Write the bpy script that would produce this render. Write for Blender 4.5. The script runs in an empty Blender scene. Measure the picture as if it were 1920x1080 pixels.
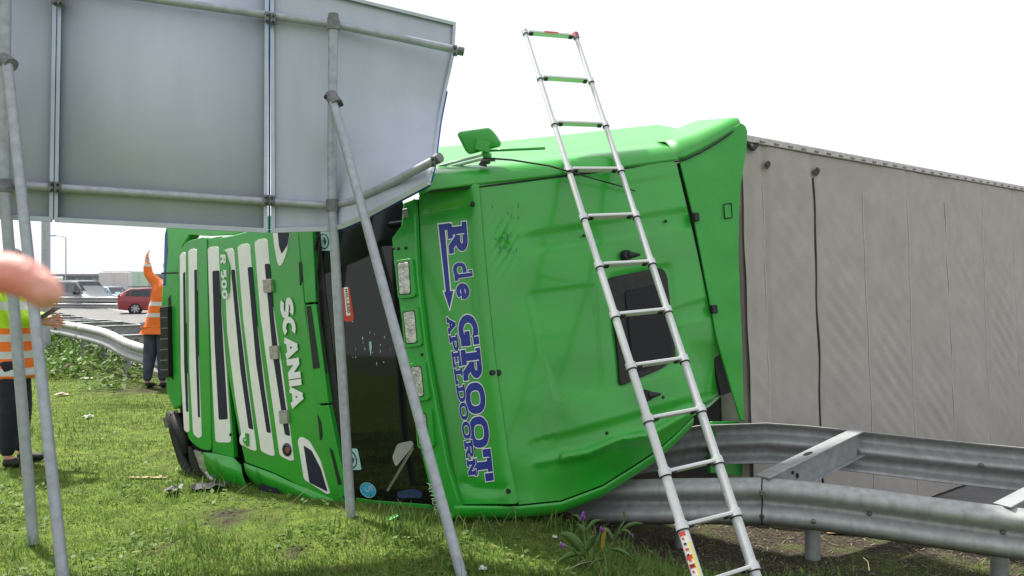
import bpy, bmesh, math, random
import numpy as np
from mathutils import Vector, Matrix
from mathutils.geometry import delaunay_2d_cdt
random.seed(7); rng = np.random.default_rng(11)
SC = bpy.context.scene
COL = SC.collection
rad = math.radians

# ------------------------------------------------------------------ camera, sky, sun, exposure
CAM_H, FPX, HOR = 1.55, 1600.0, 520.0          # metres, focal length and horizon row of the 1920x1080 photograph
cam = bpy.data.objects.new('camera', bpy.data.cameras.new('camera')); COL.objects.link(cam)
cam.location = (0, 0, CAM_H); cam.rotation_euler = (rad(90), 0, 0)
cam.data.sensor_width = 36; cam.data.lens = 36 * FPX / 1920
cam.data.shift_y = -(540 - HOR) / 1920
cam.data.clip_start = 0.05; cam.data.clip_end = 3000
cam.data.dof.use_dof = True; cam.data.dof.focus_distance = 6.0; cam.data.dof.aperture_fstop = 8
SC.camera = cam

SUN_AZ, SUN_EL = (-0.72, 0.69), 56              # horizontal direction towards the sun (behind the lorry), elevation
world = bpy.data.worlds.new('World'); SC.world = world; world.use_nodes = True
wn, wl = world.node_tree.nodes, world.node_tree.links
wn.clear()
sky = wn.new('ShaderNodeTexSky'); sky.sky_type = 'NISHITA'; sky.sun_disc = False
sky.sun_elevation = rad(SUN_EL); sky.sun_rotation = math.atan2(SUN_AZ[0], SUN_AZ[1])
sky.dust_density = 4; sky.air_density = 1.2
cloud = wn.new('ShaderNodeTexNoise'); cloud.inputs['Scale'].default_value = 1.6; cloud.inputs['Detail'].default_value = 5
cr = wn.new('ShaderNodeMapRange'); cr.inputs[1].default_value = .3; cr.inputs[2].default_value = .7; cr.inputs[3].default_value = .8; cr.inputs[4].default_value = .95
mx = wn.new('ShaderNodeMixRGB'); mx.inputs['Color2'].default_value = (9.4, 9.6, 10.0, 1)
bg = wn.new('ShaderNodeBackground'); bg.inputs['Strength'].default_value = 0.072
wo = wn.new('ShaderNodeOutputWorld')
wl.new(cloud.outputs['Fac'], cr.inputs[0]); wl.new(cr.outputs[0], mx.inputs['Fac'])
wl.new(sky.outputs[0], mx.inputs['Color1']); wl.new(mx.outputs[0], bg.inputs['Color']); wl.new(bg.outputs[0], wo.inputs['Surface'])
sun = bpy.data.objects.new('sun', bpy.data.lights.new('sun', 'SUN')); COL.objects.link(sun)
sun.data.energy = 5.0; sun.data.angle = rad(2.5); sun.data.color = (1, .955, .88)
_c = math.cos(rad(SUN_EL)); _n = math.hypot(*SUN_AZ)
sun.rotation_euler = Vector((SUN_AZ[0] / _n * _c, SUN_AZ[1] / _n * _c, math.sin(rad(SUN_EL)))).to_track_quat('Z', 'Y').to_euler()
SC.view_settings.view_transform = 'Standard'; SC.view_settings.look = 'None'
SC.view_settings.exposure = 0.75; SC.view_settings.gamma = 1

# ------------------------------------------------------------------ materials
MAT = {}
def mat(name, col, rough=.5, metal=0, coat=0, noise=0, nscale=8, bump=0, bscale=60, spec=.5, detail=4, col2=None, trans=0, stretch=None):
    if name in MAT: return MAT[name]
    m = bpy.data.materials.new(name); m.use_nodes = True; nt = m.node_tree; b = nt.nodes['Principled BSDF']
    b.inputs['Base Color'].default_value = (*col, 1); b.inputs['Roughness'].default_value = rough
    b.inputs['Metallic'].default_value = metal; b.inputs['Coat Weight'].default_value = coat
    b.inputs['Coat Roughness'].default_value = .12; b.inputs['Specular IOR Level'].default_value = spec
    b.inputs['Transmission Weight'].default_value = trans
    tc = nt.nodes.new('ShaderNodeTexCoord')
    if noise:
        n = nt.nodes.new('ShaderNodeTexNoise'); n.inputs['Scale'].default_value = nscale; n.inputs['Detail'].default_value = detail
        if stretch:
            mpn = nt.nodes.new('ShaderNodeMapping'); mpn.inputs['Scale'].default_value = stretch; nt.links.new(tc.outputs['Object'], mpn.inputs[0]); nt.links.new(mpn.outputs[0], n.inputs['Vector'])
        else: nt.links.new(tc.outputs['Object'], n.inputs['Vector'])
        r = nt.nodes.new('ShaderNodeMapRange'); r.inputs[1].default_value = .32; r.inputs[2].default_value = .68
        nt.links.new(n.outputs['Fac'], r.inputs[0])
        mm = nt.nodes.new('ShaderNodeMixRGB'); c2 = col2 or tuple(c * (1 - noise) for c in col)
        mm.inputs['Color1'].default_value = (*c2, 1); mm.inputs['Color2'].default_value = (*col, 1)
        nt.links.new(r.outputs[0], mm.inputs['Fac']); nt.links.new(mm.outputs[0], b.inputs['Base Color'])
        rr = nt.nodes.new('ShaderNodeMapRange'); rr.inputs[3].default_value = min(1, rough * 1.35); rr.inputs[4].default_value = rough * .85
        nt.links.new(n.outputs['Fac'], rr.inputs[0]); nt.links.new(rr.outputs[0], b.inputs['Roughness'])
    if bump:
        n2 = nt.nodes.new('ShaderNodeTexNoise'); n2.inputs['Scale'].default_value = bscale; n2.inputs['Detail'].default_value = 5
        nt.links.new(tc.outputs['Object'], n2.inputs['Vector'])
        bp = nt.nodes.new('ShaderNodeBump'); bp.inputs['Strength'].default_value = bump; bp.inputs['Distance'].default_value = .01
        nt.links.new(n2.outputs['Fac'], bp.inputs['Height']); nt.links.new(bp.outputs[0], b.inputs['Normal'])
    MAT[name] = m
    return m
GREEN = mat('green paint', (.009, .345, .017), .40, coat=.55, noise=.13, nscale=2.2, bump=.012, bscale=6, detail=8, col2=(.030, .285, .030))
GREEN2 = mat('green paint plastic', (.014, .33, .024), .42, coat=.35, noise=.12, nscale=5)
WHITE = mat('white paint', (.82, .82, .80), .4, coat=.4, noise=.08, nscale=9)
NAVY = mat('navy mesh', (.012, .012, .04), .6, noise=.5, nscale=120)
BLACK = mat('black rubber', (.012, .012, .013), .55, noise=.4, nscale=30)
DARKIN = mat('dark interior', (.010, .010, .011), .8, noise=.5, nscale=5)
BLUE = mat('blue vinyl', (.006, .022, .27), .35, noise=.15, nscale=40)
VWHITE = mat('white vinyl', (.78, .78, .80), .4)
GALV = mat('galvanised steel', (.40, .42, .43), .5, metal=.55, noise=.25, nscale=14, bump=.1, bscale=90)
GALVD = mat('weathered galvanised rail', (.40, .41, .41), .5, metal=.4, noise=.24, nscale=16, bump=.1, bscale=60, detail=8, stretch=(1.3, 1.3, .35))
GTUBE = mat('galvanised tube', (.38, .41, .45), .5, metal=.35, noise=.2, nscale=22, bump=.08, bscale=120)
CLAMP = mat('cast clamp', (.21, .22, .235), .6, metal=.4, noise=.3, nscale=30)
SIGNM = mat('sign back sheet', (.455, .495, .585), .55, metal=.05, noise=.06, nscale=5, bump=.015, bscale=300, detail=8, stretch=(1.6, 1.6, .22))
SIGNE = mat('sign folded edge', (.46, .51, .58), .4, metal=.25, noise=.1, nscale=12)
SIGNB = mat('sign blue face', (.01, .07, .38), .35, noise=.1)
ALU = mat('ladder aluminium', (.56, .57, .58), .42, metal=.2, noise=.07, nscale=25, bump=.03, bscale=200)
TARP = mat('grey tarpaulin', (.365, .342, .312), .66, noise=.10, nscale=5, bump=.12, bscale=26, detail=9)
TARPD = mat('dark tarpaulin tear', (.05, .047, .045), .8, noise=.4, nscale=40)
TARPL = mat('tarpaulin edging', (.52, .50, .48), .6, noise=.2, nscale=20)
GLASSD = mat('dark windscreen glass', (.008, .010, .008), .03, spec=.42, noise=.4, nscale=4)
HATCH = mat('tinted roof hatch', (.010, .010, .013), .2, spec=.2, noise=.3, nscale=5)
LENS = mat('lamp lens', (.62, .62, .58), .12, metal=.6, noise=.55, nscale=28, bump=.5, bscale=70)
STEEL = mat('dull steel', (.22, .21, .2), .5, metal=.6, noise=.4, nscale=30)
SKIN = mat('skin', (.62, .33, .27), .5, noise=.12, nscale=14, col2=(.56, .25, .21), bump=.05, bscale=60)
JEANS = mat('jeans', (.055, .075, .12), .85, noise=.5, nscale=9, bump=.4, bscale=50)
NAVYCL = mat('navy trousers', (.012, .014, .028), .85, noise=.3, nscale=9, bump=.4, bscale=30)
SHOE = mat('black shoes', (.012, .012, .013), .6, noise=.3)
HAIR = mat('grey hair', (.16, .15, .14), .8, noise=.4, nscale=60)
DIRT = mat('bare soil', (.13, .09, .06), .95, noise=.5, nscale=14, bump=1, bscale=40, detail=9)
PAPER = mat('paper litter', (.7, .69, .66), .7, noise=.15)
SOILDK = mat('black plastic', (.02, .02, .022), .5, noise=.2)

def vivid(name, bands, base):
    """high-visibility cloth: bands of (z0, z1, colour) by object height, with cloth creases"""
    m = bpy.data.materials.new(name); m.use_nodes = True; nt = m.node_tree; b = nt.nodes['Principled BSDF']; b.inputs['Roughness'].default_value = .75
    tc = nt.nodes.new('ShaderNodeTexCoord'); sp = nt.nodes.new('ShaderNodeSeparateXYZ'); nt.links.new(tc.outputs['Object'], sp.inputs[0])
    nz = nt.nodes.new('ShaderNodeTexNoise'); nz.inputs['Scale'].default_value = 9; nt.links.new(tc.outputs['Object'], nz.inputs['Vector'])
    prev = nt.nodes.new('ShaderNodeMixRGB'); prev.inputs['Color1'].default_value = (*[c * .72 for c in base], 1); prev.inputs['Color2'].default_value = (*base, 1)
    nt.links.new(nz.outputs['Fac'], prev.inputs['Fac'])
    for axis, z0, z1, col in bands:
        gt = nt.nodes.new('ShaderNodeMath'); gt.operation = 'COMPARE'; gt.inputs[1].default_value = (z0 + z1) / 2; gt.inputs[2].default_value = abs(z1 - z0) / 2
        nt.links.new(sp.outputs[axis], gt.inputs[0])
        mm = nt.nodes.new('ShaderNodeMixRGB'); mm.inputs['Color2'].default_value = (*col, 1)
        nt.links.new(gt.outputs[0], mm.inputs['Fac']); nt.links.new(prev.outputs[0], mm.inputs['Color1']); prev = mm
    nt.links.new(prev.outputs[0], b.inputs['Base Color'])
    bp = nt.nodes.new('ShaderNodeBump'); bp.inputs['Strength'].default_value = .6; bp.inputs['Distance'].default_value = .03
    nt.links.new(nz.outputs['Fac'], bp.inputs['Height']); nt.links.new(bp.outputs[0], b.inputs['Normal'])
    return m

# ------------------------------------------------------------------ object helpers
def tag(o, label=None, cat=None, group=None, kind=None):
    if label: o['label'] = label
    if cat: o['category'] = cat
    if group: o['group'] = group
    if kind: o['kind'] = kind
    return o
def thing(name, loc, label, cat, group=None):
    e = bpy.data.objects.new(name, None); COL.objects.link(e); e.location = loc; e.empty_display_size = .1
    return tag(e, label, cat, group)
def world_loc(o):
    v = Vector((0, 0, 0))
    while o is not None: v = v + o.location; o = o.parent
    return v
def mesh_obj(name, verts, faces, m, parent=None, smooth=False, loc=None, bevel=0, bseg=2, solid=0):
    """verts in world coordinates; the object sits at loc (or at its parent's place)"""
    base = world_loc(parent) if parent is not None else Vector(loc or (0, 0, 0))
    v = np.asarray([tuple(p) for p in verts], dtype=np.float64) - np.array(base)
    me = bpy.data.meshes.new(name); me.from_pydata(v.tolist(), [], [tuple(f) for f in faces])
    bm = bmesh.new(); bm.from_mesh(me); bmesh.ops.recalc_face_normals(bm, faces=bm.faces); bm.to_mesh(me); bm.free()
    me.materials.append(m)
    if smooth: me.polygons.foreach_set('use_smooth', [True] * len(me.polygons))
    o = bpy.data.objects.new(name, me); COL.objects.link(o)
    if parent is not None: o.parent = parent
    else: o.location = base
    if solid:
        s = o.modifiers.new('solid', 'SOLIDIFY'); s.thickness = solid; s.offset = 0
    if bevel:
        b = o.modifiers.new('bevel', 'BEVEL'); b.width = bevel; b.segments = bseg; b.limit_method = 'ANGLE'; b.angle_limit = rad(40)
        if hasattr(me, 'shade_smooth'): pass
    return o
class MB:
    """collects shapes in world space, then links them as ONE mesh"""
    def __init__(s): s.v = []; s.f = []
    def add(s, v, f):
        k = len(s.v); s.v += [Vector(p) for p in v]; s.f += [tuple(i + k for i in q) for q in f]
    def box(s, c, ax, ay, az):
        c, ax, ay, az = map(Vector, (c, ax, ay, az)); v = [c + i * ax + j * ay + k * az for k in (-1, 1) for j in (-1, 1) for i in (-1, 1)]
        s.add(v, [(0, 2, 3, 1), (4, 5, 7, 6), (0, 1, 5, 4), (2, 6, 7, 3), (0, 4, 6, 2), (1, 3, 7, 5)]); return s
    def tube(s, pts, r, n=12, cap=True):
        pts = [Vector(p) for p in pts]; rs = r if isinstance(r, (list, tuple)) else [r] * len(pts)
        k = len(s.v); ref = None
        for i, p in enumerate(pts):
            d = (pts[min(i + 1, len(pts) - 1)] - pts[max(i - 1, 0)]).normalized()
            if ref is None: ref = d.orthogonal().normalized()
            ref = (ref - d * ref.dot(d)).normalized(); b = d.cross(ref)
            for j in range(n):
                a = 2 * math.pi * j / n; s.v.append(p + (ref * math.cos(a) + b * math.sin(a)) * rs[i])
        for i in range(len(pts) - 1):
            for j in range(n):
                s.f.append((k + i * n + j, k + i * n + (j + 1) % n, k + (i + 1) * n + (j + 1) % n, k + (i + 1) * n + j))
        if cap:
            s.f.append(tuple(k + j for j in range(n))[::-1]); s.f.append(tuple(k + (len(pts) - 1) * n + j for j in range(n)))
        return s
    def grid(s, rows, close=False):
        k = len(s.v); n = len(rows[0])
        for r in rows: s.v += [Vector(p) for p in r]
        for i in range(len(rows) - 1):
            for j in range(n - (0 if close else 1)):
                s.f.append((k + i * n + j, k + i * n + (j + 1) % n, k + (i + 1) * n + (j + 1) % n, k + (i + 1) * n + j))
        return s
    def build(s, name, m, parent=None, smooth=False, loc=None, bevel=0, bseg=2, solid=0):
        return mesh_obj(name, s.v, s.f, m, parent, smooth, loc, bevel, bseg, solid)
def autosmooth(o, ang=48):
    me = o.data; me.polygons.foreach_set('use_smooth', [True] * len(me.polygons))
    bm = bmesh.new(); bm.from_mesh(me)
    for e in bm.edges:
        if len(e.link_faces) == 2 and e.calc_face_angle(0) > rad(ang): e.smooth = False
    bm.to_mesh(me); bm.free(); return o

CAM = Vector((0, 0, CAM_H)); ZUP = Vector((0, 0, 1))
def ray(x, y): return Vector(((x - 960) / FPX, 1, -(y - HOR) / FPX))
def at(x, y, d): return CAM + ray(x, y) * d                       # point seen at a pixel, at depth d
def ongz(x, y, z=0): return at(x, y, (CAM_H - z) * FPX / (y - HOR))

class Surf:
    """a plane (with an optional bow) into which traced outlines are put at their true depth"""
    def __init__(s, o, d, r, bow=None, toward=None):
        s.o, s.d, s.r = Vector(o), Vector(d).normalized(), Vector(r).normalized()
        s.n = s.d.cross(s.r).normalized(); s.bow = bow
        if s.n.dot(CAM - s.o) < 0: s.n = -s.n
    def hit(s, x, y, h=0):
        rr = ray(x, y); off = h
        for _ in range(4 if s.bow else 1):
            t = (s.o + s.n * off - CAM).dot(s.n) / rr.dot(s.n); p = CAM + rr * t
            if s.bow: off = h + s.bow((p - s.o).dot(s.d), (p - s.o).dot(s.r))
        return p
def fillet(poly, r, n=4):
    out = []; N = len(poly)
    for i in range(N):
        p = Vector(poly[i][:2]); a = Vector(poly[i - 1][:2]); b = Vector(poly[(i + 1) % N][:2])
        q = min(r, (a - p).length * .45, (b - p).length * .45); u = p + (a - p).normalized() * q; w = p + (b - p).normalized() * q
        for k in range(n + 1):
            t = k / n; out.append(tuple(u * (1 - t) ** 2 + p * 2 * t * (1 - t) + w * t * t))
    return out
def densify(poly, step):
    out = []
    for i in range(len(poly)):
        a, b = Vector(poly[i]), Vector(poly[(i + 1) % len(poly)]); n = max(1, int((b - a).length / step))
        out += [tuple(a.lerp(b, k / n)) for k in range(n)]
    return out
def tri2d(poly, step):
    P = np.array(poly); x0, y0 = P.min(0); x1, y1 = P.max(0)
    pts = [Vector(p) for p in poly]; inner = []
    def inside(x, y):
        c = False; j = len(poly) - 1
        for i in range(len(poly)):
            if (poly[i][1] > y) != (poly[j][1] > y) and x < (poly[j][0] - poly[i][0]) * (y - poly[i][1]) / (poly[j][1] - poly[i][1] + 1e-12) + poly[i][0]: c = not c
            j = i
        return c
    y = y0 + step / 2
    while y < y1:
        x = x0 + step / 2
        while x < x1:
            if inside(x, y) and np.min(np.hypot(P[:, 0] - x, P[:, 1] - y)) > step * .55: inner.append(Vector((x, y)))
            x += step
        y += step
    vo, eo, fo, *_ = delaunay_2d_cdt(pts + inner, [], [list(range(len(pts)))], 1, 1e-4)
    return [tuple(v) for v in vo], [tuple(f) for f in fo]
def panel(name, poly, S, m, parent, h=0, thick=.02, step=None, rnd=0, hfun=None, bevel=.004, smooth=True):
    """a sheet with thickness: outline in photograph pixels laid on surface S, h metres proud of it"""
    if rnd: poly = fillet(poly, rnd)
    st = step or 1e9
    if step: poly = densify(poly, step)
    v2, f = tri2d(poly, st)
    cnt = {}
    for q in f:
        for i in range(len(q)):
            e = (q[i], q[(i + 1) % len(q)]); cnt[e] = 1
    bnd = [e for e in cnt if (e[1], e[0]) not in cnt]
    top = [S.hit(x, y, h + (hfun(x, y) if hfun else 0)) for x, y in v2]
    bot = [p - S.n * thick for p in top]; n = len(v2)
    faces = list(f) + [tuple(i + n for i in q)[::-1] for q in f] + [(a, a + n, b + n, b) for a, b in bnd]
    o = mesh_obj(name, top + bot, faces, m, parent, bevel=bevel)
    if smooth: autosmooth(o)
    return o
def stroke_text(name, text, glyphs, p0, ex, ey, S, m, parent, h, half, outline=0, mo=None, gap=.14, dz=.0003, thick=0, hf=None):
    """lettering made of strokes; p0 pixel of the start of the base line, ex pixels per unit along it, ey per unit of cap height"""
    objs = []; ex, ey = Vector(ex), Vector(ey)
    for hw, mm, hh, nm in ([(half + outline, mo, h, name + '_outline')] if outline else []) + [(half, m, h + (.0016 if outline else 0), name)]:
        mb = MB(); x = 0; k = 0
        for chx in text:
            if chx == ' ': x += .45; continue
            pls, w = glyphs[chx]
            for pl in pls:
                P = [Vector(p) for p in pl]; N = len(P); closed = (P[0] - P[-1]).length < 1e-6
                if not closed:
                    e = hw - half
                    P[0] = P[0] + (P[0] - P[1]).normalized() * e; P[-1] = P[-1] + (P[-1] - P[-2]).normalized() * e
                L, R = [], []
                for i in range(N):
                    a = P[i - 1] if i > 0 else (P[-2] if closed else P[0]); b = P[i + 1] if i < N - 1 else (P[1] if closed else P[-1])
                    d1 = (P[i] - a).normalized() if (P[i] - a).length > 1e-6 else (b - P[i]).normalized()
                    d2 = (b - P[i]).normalized() if (b - P[i]).length > 1e-6 else d1
                    t = (d1 + d2); t = t.normalized() if t.length > 1e-4 else d1
                    nn = Vector((-t.y, t.x)); sc = min(1.6, 1 / max(.5, nn.dot(Vector((-d1.y, d1.x)))))
                    L.append(P[i] + nn * hw * sc); R.append(P[i] - nn * hw * sc)
                rows = [[], []]; low = [[], []]
                for q, arr in ((0, L), (1, R)):
                    for c in arr:
                        px = Vector(p0) + ex * (x + c.x) + ey * c.y; rows[q].append(S.hit(px.x, px.y, hh + k * dz + (hf(px.x, px.y) if hf else 0)))
                        if thick: low[q].append(S.hit(px.x, px.y, hh + k * dz - thick))
                mb.grid(rows)
                if thick: mb.grid([rows[0], low[0]]); mb.grid([rows[1], low[1]])
                k += 1
            x += w + gap
            if thick: objs.append(mb.build(nm, mm, parent)); mb = MB()      # raised letters are pieces of their own
        if not thick: objs.append(mb.build(nm, mm, parent))
    return objs
def arc(cx, cy, rx, ry, a0, a1, n=10): return [(cx + rx * math.cos(rad(a0 + (a1 - a0) * i / n)), cy + ry * math.sin(rad(a0 + (a1 - a0) * i / n))) for i in range(n + 1)]
OV = lambda cx, cy, rx, ry: [(cx + rx * math.copysign(abs(math.cos(t)) ** .8, math.cos(t)), cy + ry * math.copysign(abs(math.sin(t)) ** .8, math.sin(t))) for t in [2 * math.pi * i / 24 for i in range(25)]]
SLAB = {
 'R': ([[(.25, 0), (.25, 1)], [(.25, .88), (.62, .88)] + arc(.62, .69, .22, .19, 90, -90) + [(.25, .5)], [(.5, .5), (.78, .12), (1.0, .12)], [(0, .12), (.5, .12)], [(0, .88), (.25, .88)]], 1.0),
 'd': ([[(.70, 0), (.70, 1)], [(.46, .90), (.70, .90)], OV(.40, .34, .30, .26), [(.70, .1), (.92, .1)]], .92),
 'e': ([arc(.42, .34, .32, .26, 0, 318, 18), [(.12, .34), (.82, .34)]], .84),
 'G': ([arc(.5, .5, .38, .38, 42, 322, 20), [(.52, .42), (1.0, .42)], [(.86, .42), (.86, .06)], [(.86, .7), (.86, 1)]], 1.0),
 'O': ([OV(.5, .5, .38, .38)], 1.0),
 'T': ([[(0, .88), (.98, .88)], [(.49, 0), (.49, .9)], [(.22, .11), (.76, .11)], [(.1, .58), (.1, 1)], [(.88, .58), (.88, 1)]], .98),
 'A': ([[(.14, .02), (.47, .95)], [(.43, .95), (.80, .02)], [(.25, .34), (.70, .34)], [(0, .11), (.32, .11)], [(.62, .11), (.95, .11)]], .95),
 'P': ([[(.24, 0), (.24, 1)], [(.24, .88), (.6, .88)] + arc(.6, .66, .22, .22, 90, -90) + [(.24, .44)], [(0, .11), (.46, .11)], [(0, .88), (.24, .88)]], .84),
 'E': ([[(.22, 0), (.22, 1)], [(0, .88), (.82, .88)], [(0, .12), (.86, .12)], [(.22, .5), (.62, .5)], [(.78, .68), (.78, 1)], [(.82, 0), (.82, .32)]], .9),
 'L': ([[(.24, 0), (.24, 1)], [(0, .12), (.84, .12)], [(0, .88), (.46, .88)], [(.8, 0), (.8, .36)]], .88),
 'D': ([[(.24, 0), (.24, 1)], [(0, .88), (.5, .88)] + arc(.5, .5, .36, .38, 90, -90, 12) + [(0, .12)]], .92),
 'N': ([[(.2, 0), (.2, 1)], [(.2, .95), (.78, .05)], [(.78, 0), (.78, 1)], [(0, .11), (.4, .11)], [(0, .88), (.22, .88)], [(.6, .88), (.98, .88)]], .98),
}
SANS = {
 'S': ([arc(.42, .71, .30, .185, 25, 270, 12) + arc(.42, .30, .32, .20, 90, -155, 12)[1:]], .76),
 'C': ([arc(.44, .5, .34, .385, 48, 312, 18)], .82),
 'A': ([[(.06, 0), (.42, .98)], [(.42, .98), (.78, 0)], [(.2, .27), (.64, .27)]], .84),
 'N': ([[(.12, 0), (.12, 1)], [(.14, .94), (.70, .06)], [(.72, 0), (.72, 1)]], .84),
 'I': ([[(.12, 0), (.12, 1)]], .24),
 'R': ([[(.12, 0), (.12, 1)], [(.12, .9), (.5, .9)] + arc(.5, .7, .2, .2, 90, -90) + [(.12, .5)], [(.42, .5), (.72, 0)]], .8),
 '5': ([[(.7, .9), (.18, .9), (.14, .56), (.4, .6)] + arc(.4, .34, .28, .25, 80, -140, 10)], .8),
 '0': ([OV(.4, .5, .28, .4)], .8),
 'H': ([[(.12, 0), (.12, 1)], [(.7, 0), (.7, 1)], [(.12, .5), (.7, .5)]], .82),
 'O': ([OV(.42, .5, .3, .4)], .84),
 'L': ([[(.12, 1), (.12, .1), (.66, .1)]], .7),
 'D': ([[(.12, 0), (.12, .9), (.4, .9)] + arc(.4, .5, .3, .4, 90, -90, 12) + [(.12, .1)]], .8),
 'r': ([[(.12, 0), (.12, .66)], [(.12, .45), (.3, .64), (.46, .64)]], .46),
 'n': ([[(.1, 0), (.1, .66)], [(.1, .48), (.3, .64), (.5, .5), (.5, 0)]], .58),
 'o': ([OV(.32, .33, .24, .3)], .62),
 'u': ([[(.1, .66), (.1, .2), (.3, .04), (.5, .2)], [(.5, .66), (.5, 0)]], .58),
 'd': ([[(.5, 0), (.5, 1)], OV(.3, .33, .22, .3)], .6),
}

# ------------------------------------------------------------------ the lie of the land
NEAR = [(-40, 58, .70), (-24, 36, .70), (-15, 25, .66), (-10.1, 18.6, .64), (-8.55, 16.5, .69), (-6.65, 14, .70), (-5.5, 12.7, .56), (-3.0, 10.5, .45), (-1.1, 8.0, .28), (-.2, 6.62, .12), (.68, 6.02, .12),
        (1.66, 5.66, .222), (2.99, 5.2, .155), (4.6, 4.42, .12), (6.4, 3.3, .12), (9, 1.2, .12), (14, -4, .12)]
NP = np.array(NEAR)
def rail_dist(x, y):
    """signed distance to the line of the guardrail, positive on the road side"""
    x = np.asarray(x, float); y = np.asarray(y, float); best = np.full(x.shape, 1e9); sgn = np.ones(x.shape)
    for i in range(len(NP) - 1):
        a, b = NP[i, :2], NP[i + 1, :2]; d = b - a; L = np.hypot(*d)
        t = np.clip(((x - a[0]) * d[0] + (y - a[1]) * d[1]) / L ** 2, 0, 1)
        qx, qy = x - a[0] - t * d[0], y - a[1] - t * d[1]; dist = np.hypot(qx, qy); cr_ = d[0] * qy - d[1] * qx
        m = dist < best; best = np.where(m, dist, best); sgn = np.where(m, np.sign(cr_), sgn)
    return best * sgn
def ss(a, b, x): t = np.clip((x - a) / (b - a), 0, 1); return t * t * (3 - 2 * t)
def gz(x, y):
    x = np.asarray(x, float); y = np.asarray(y, float); d = rail_dist(x, y)
    right = ss(-.2, 1.3, x)
    z = -.34 * ss(-2.5, -.05, d) * right
    z = z - (.45 * (1 - right) + .44 * right) * ss(.3 + .75 * right, 2.2 + .6 * right, d)
    z = z + .02 * np.sin(x * 2.1 + .5) * np.cos(y * 1.7) * (d < .2)
    return z + .05 * np.exp(-((x + .2) ** 2 / 1.8 + (y - 5.3) ** 2 / .35))
def g0(x, y): return float(gz(np.array([x]), np.array([y]))[0])

# ------------------------------------------------------------------ lorry cab lying on its left side
TH, LEAN = rad(43), rad(9)
A_ = Vector((math.cos(TH), math.sin(TH), 0)); U0 = Vector((math.sin(TH), -math.cos(TH), 0))      # rearwards; towards the roof
R_ = ZUP * math.cos(LEAN) - U0 * math.sin(LEAN); U_ = U0 * math.cos(LEAN) + ZUP * math.sin(LEAN)  # lorry's right (now up); lorry's up
ZB = .08
O_ = ongz(856, 960, ZB)
K = O_.y / 5.527                                                                                # scale against the first survey
def AU(a, u, r=0): return O_ + (A_ * a + U_ * u + R_ * r) * K
def csurf(p, q, off=0, bow=None):
    s = Surf(AU(*p), (AU(*q) - AU(*p)), R_, bow); s.o = s.o + s.n * off; return s
HDR, RREAR = (.192, .274), (1.89, .83)
BUMP, HOOD0, WSB = (-.78, -2.7), (-.60, -2.0), (-.33, -.95)
bowf = lambda t, r: -.10 * K * max(0, abs(r - 1.12) - .35) ** 2
S_bump = csurf(BUMP, HOOD0, 0, bowf); S_hood = csurf(HOOD0, WSB, 0, bowf); S_ws = csurf(WSB, (0.02, -.02), 0, bowf)
S_head = csurf((0, 0), HDR); S_roof = csurf(HDR, RREAR)
S_collar = csurf((RREAR[0] - .05, RREAR[1] + .00), (RREAR[0] + .3, RREAR[1] + .22))

lorry = thing('lorry_cab', AU(-.2, -.6), 'bright green lorry cab lying on its side with blue lettering on its header', 'lorry')
P = lambda *a, **k: panel(*a, **k)

# dark core behind the panels
prof = [(BUMP[0] + .10, BUMP[1]), (HOOD0[0] + .10, HOOD0[1]), (WSB[0] + .16, WSB[1]), (.10, -.06), (HDR[0] + .06, HDR[1] - .07), (1.2, RREAR[1] - .32), (RREAR[0] - .02, RREAR[1] - .12), (RREAR[0], -2.2), (.3, -2.75)]
core = MB(); rows = []
for r in (.12, .3, .62, 2.0, 2.12):
    row = []
    for a, u in prof:
        cut = max(0, (a - .75)) * .55 if u > .1 else 0
        lo = .10 + cut
        row.append(AU(a + (.06 if r in (.12, 2.12) and a < 0 else 0), u - (.05 if r in (.12, 2.12) else 0), max(r, lo)))
    rows.append(row)
core.grid(rows, close=True); core.f.append(tuple(range(len(prof)))); core.f.append(tuple(4 * len(prof) + i for i in range(len(prof))))
core.build('cab_shell', DARKIN, lorry)

# ---- roof skin with pressed ribs, recess and the crushed lower rear corner
def seg_d(x, y, pl):
    best = 1e9; side = 1
    for (ax, ay), (bx, by) in zip(pl[:-1], pl[1:]):
        dx, dy = bx - ax, by - ay; t = max(0, min(1, ((x - ax) * dx + (y - ay) * dy) / (dx * dx + dy * dy)))
        d = math.hypot(x - ax - t * dx, y - ay - t * dy)
        if d < best: best = d; side = 1 if dx * (y - ay) - dy * (x - ax) > 0 else -1
    return best, side
def inpoly(x, y, poly):
    c = False; j = len(poly) - 1
    for i in range(len(poly)):
        if (poly[i][1] > y) != (poly[j][1] > y) and x < (poly[j][0] - poly[i][0]) * (y - poly[i][1]) / (poly[j][1] - poly[i][1] + 1e-12) + poly[i][0]: c = not c
        j = i
    return c
RIBS = [([(971, 438), (1298, 387)], .012, 7, 1), ([(976, 478), (1298, 427)], .010, 5, -1), ([(1043, 815), (1197, 772), (1300, 745)], .014, 8, 1), ([(1256, 577), (1332, 556)], .009, 5, 1), ([(1268, 611), (1335, 593)], .009, 5, -1),
        ([(1140, 345), (1268, 325)], .006, 5, 1)]
REC = fillet([(985, 545), (1118, 528), (1134, 733), (1040, 757)], 16)
HREC = fillet([(1134, 512), (1262, 490), (1282, 690), (1155, 735)], 14)
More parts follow.
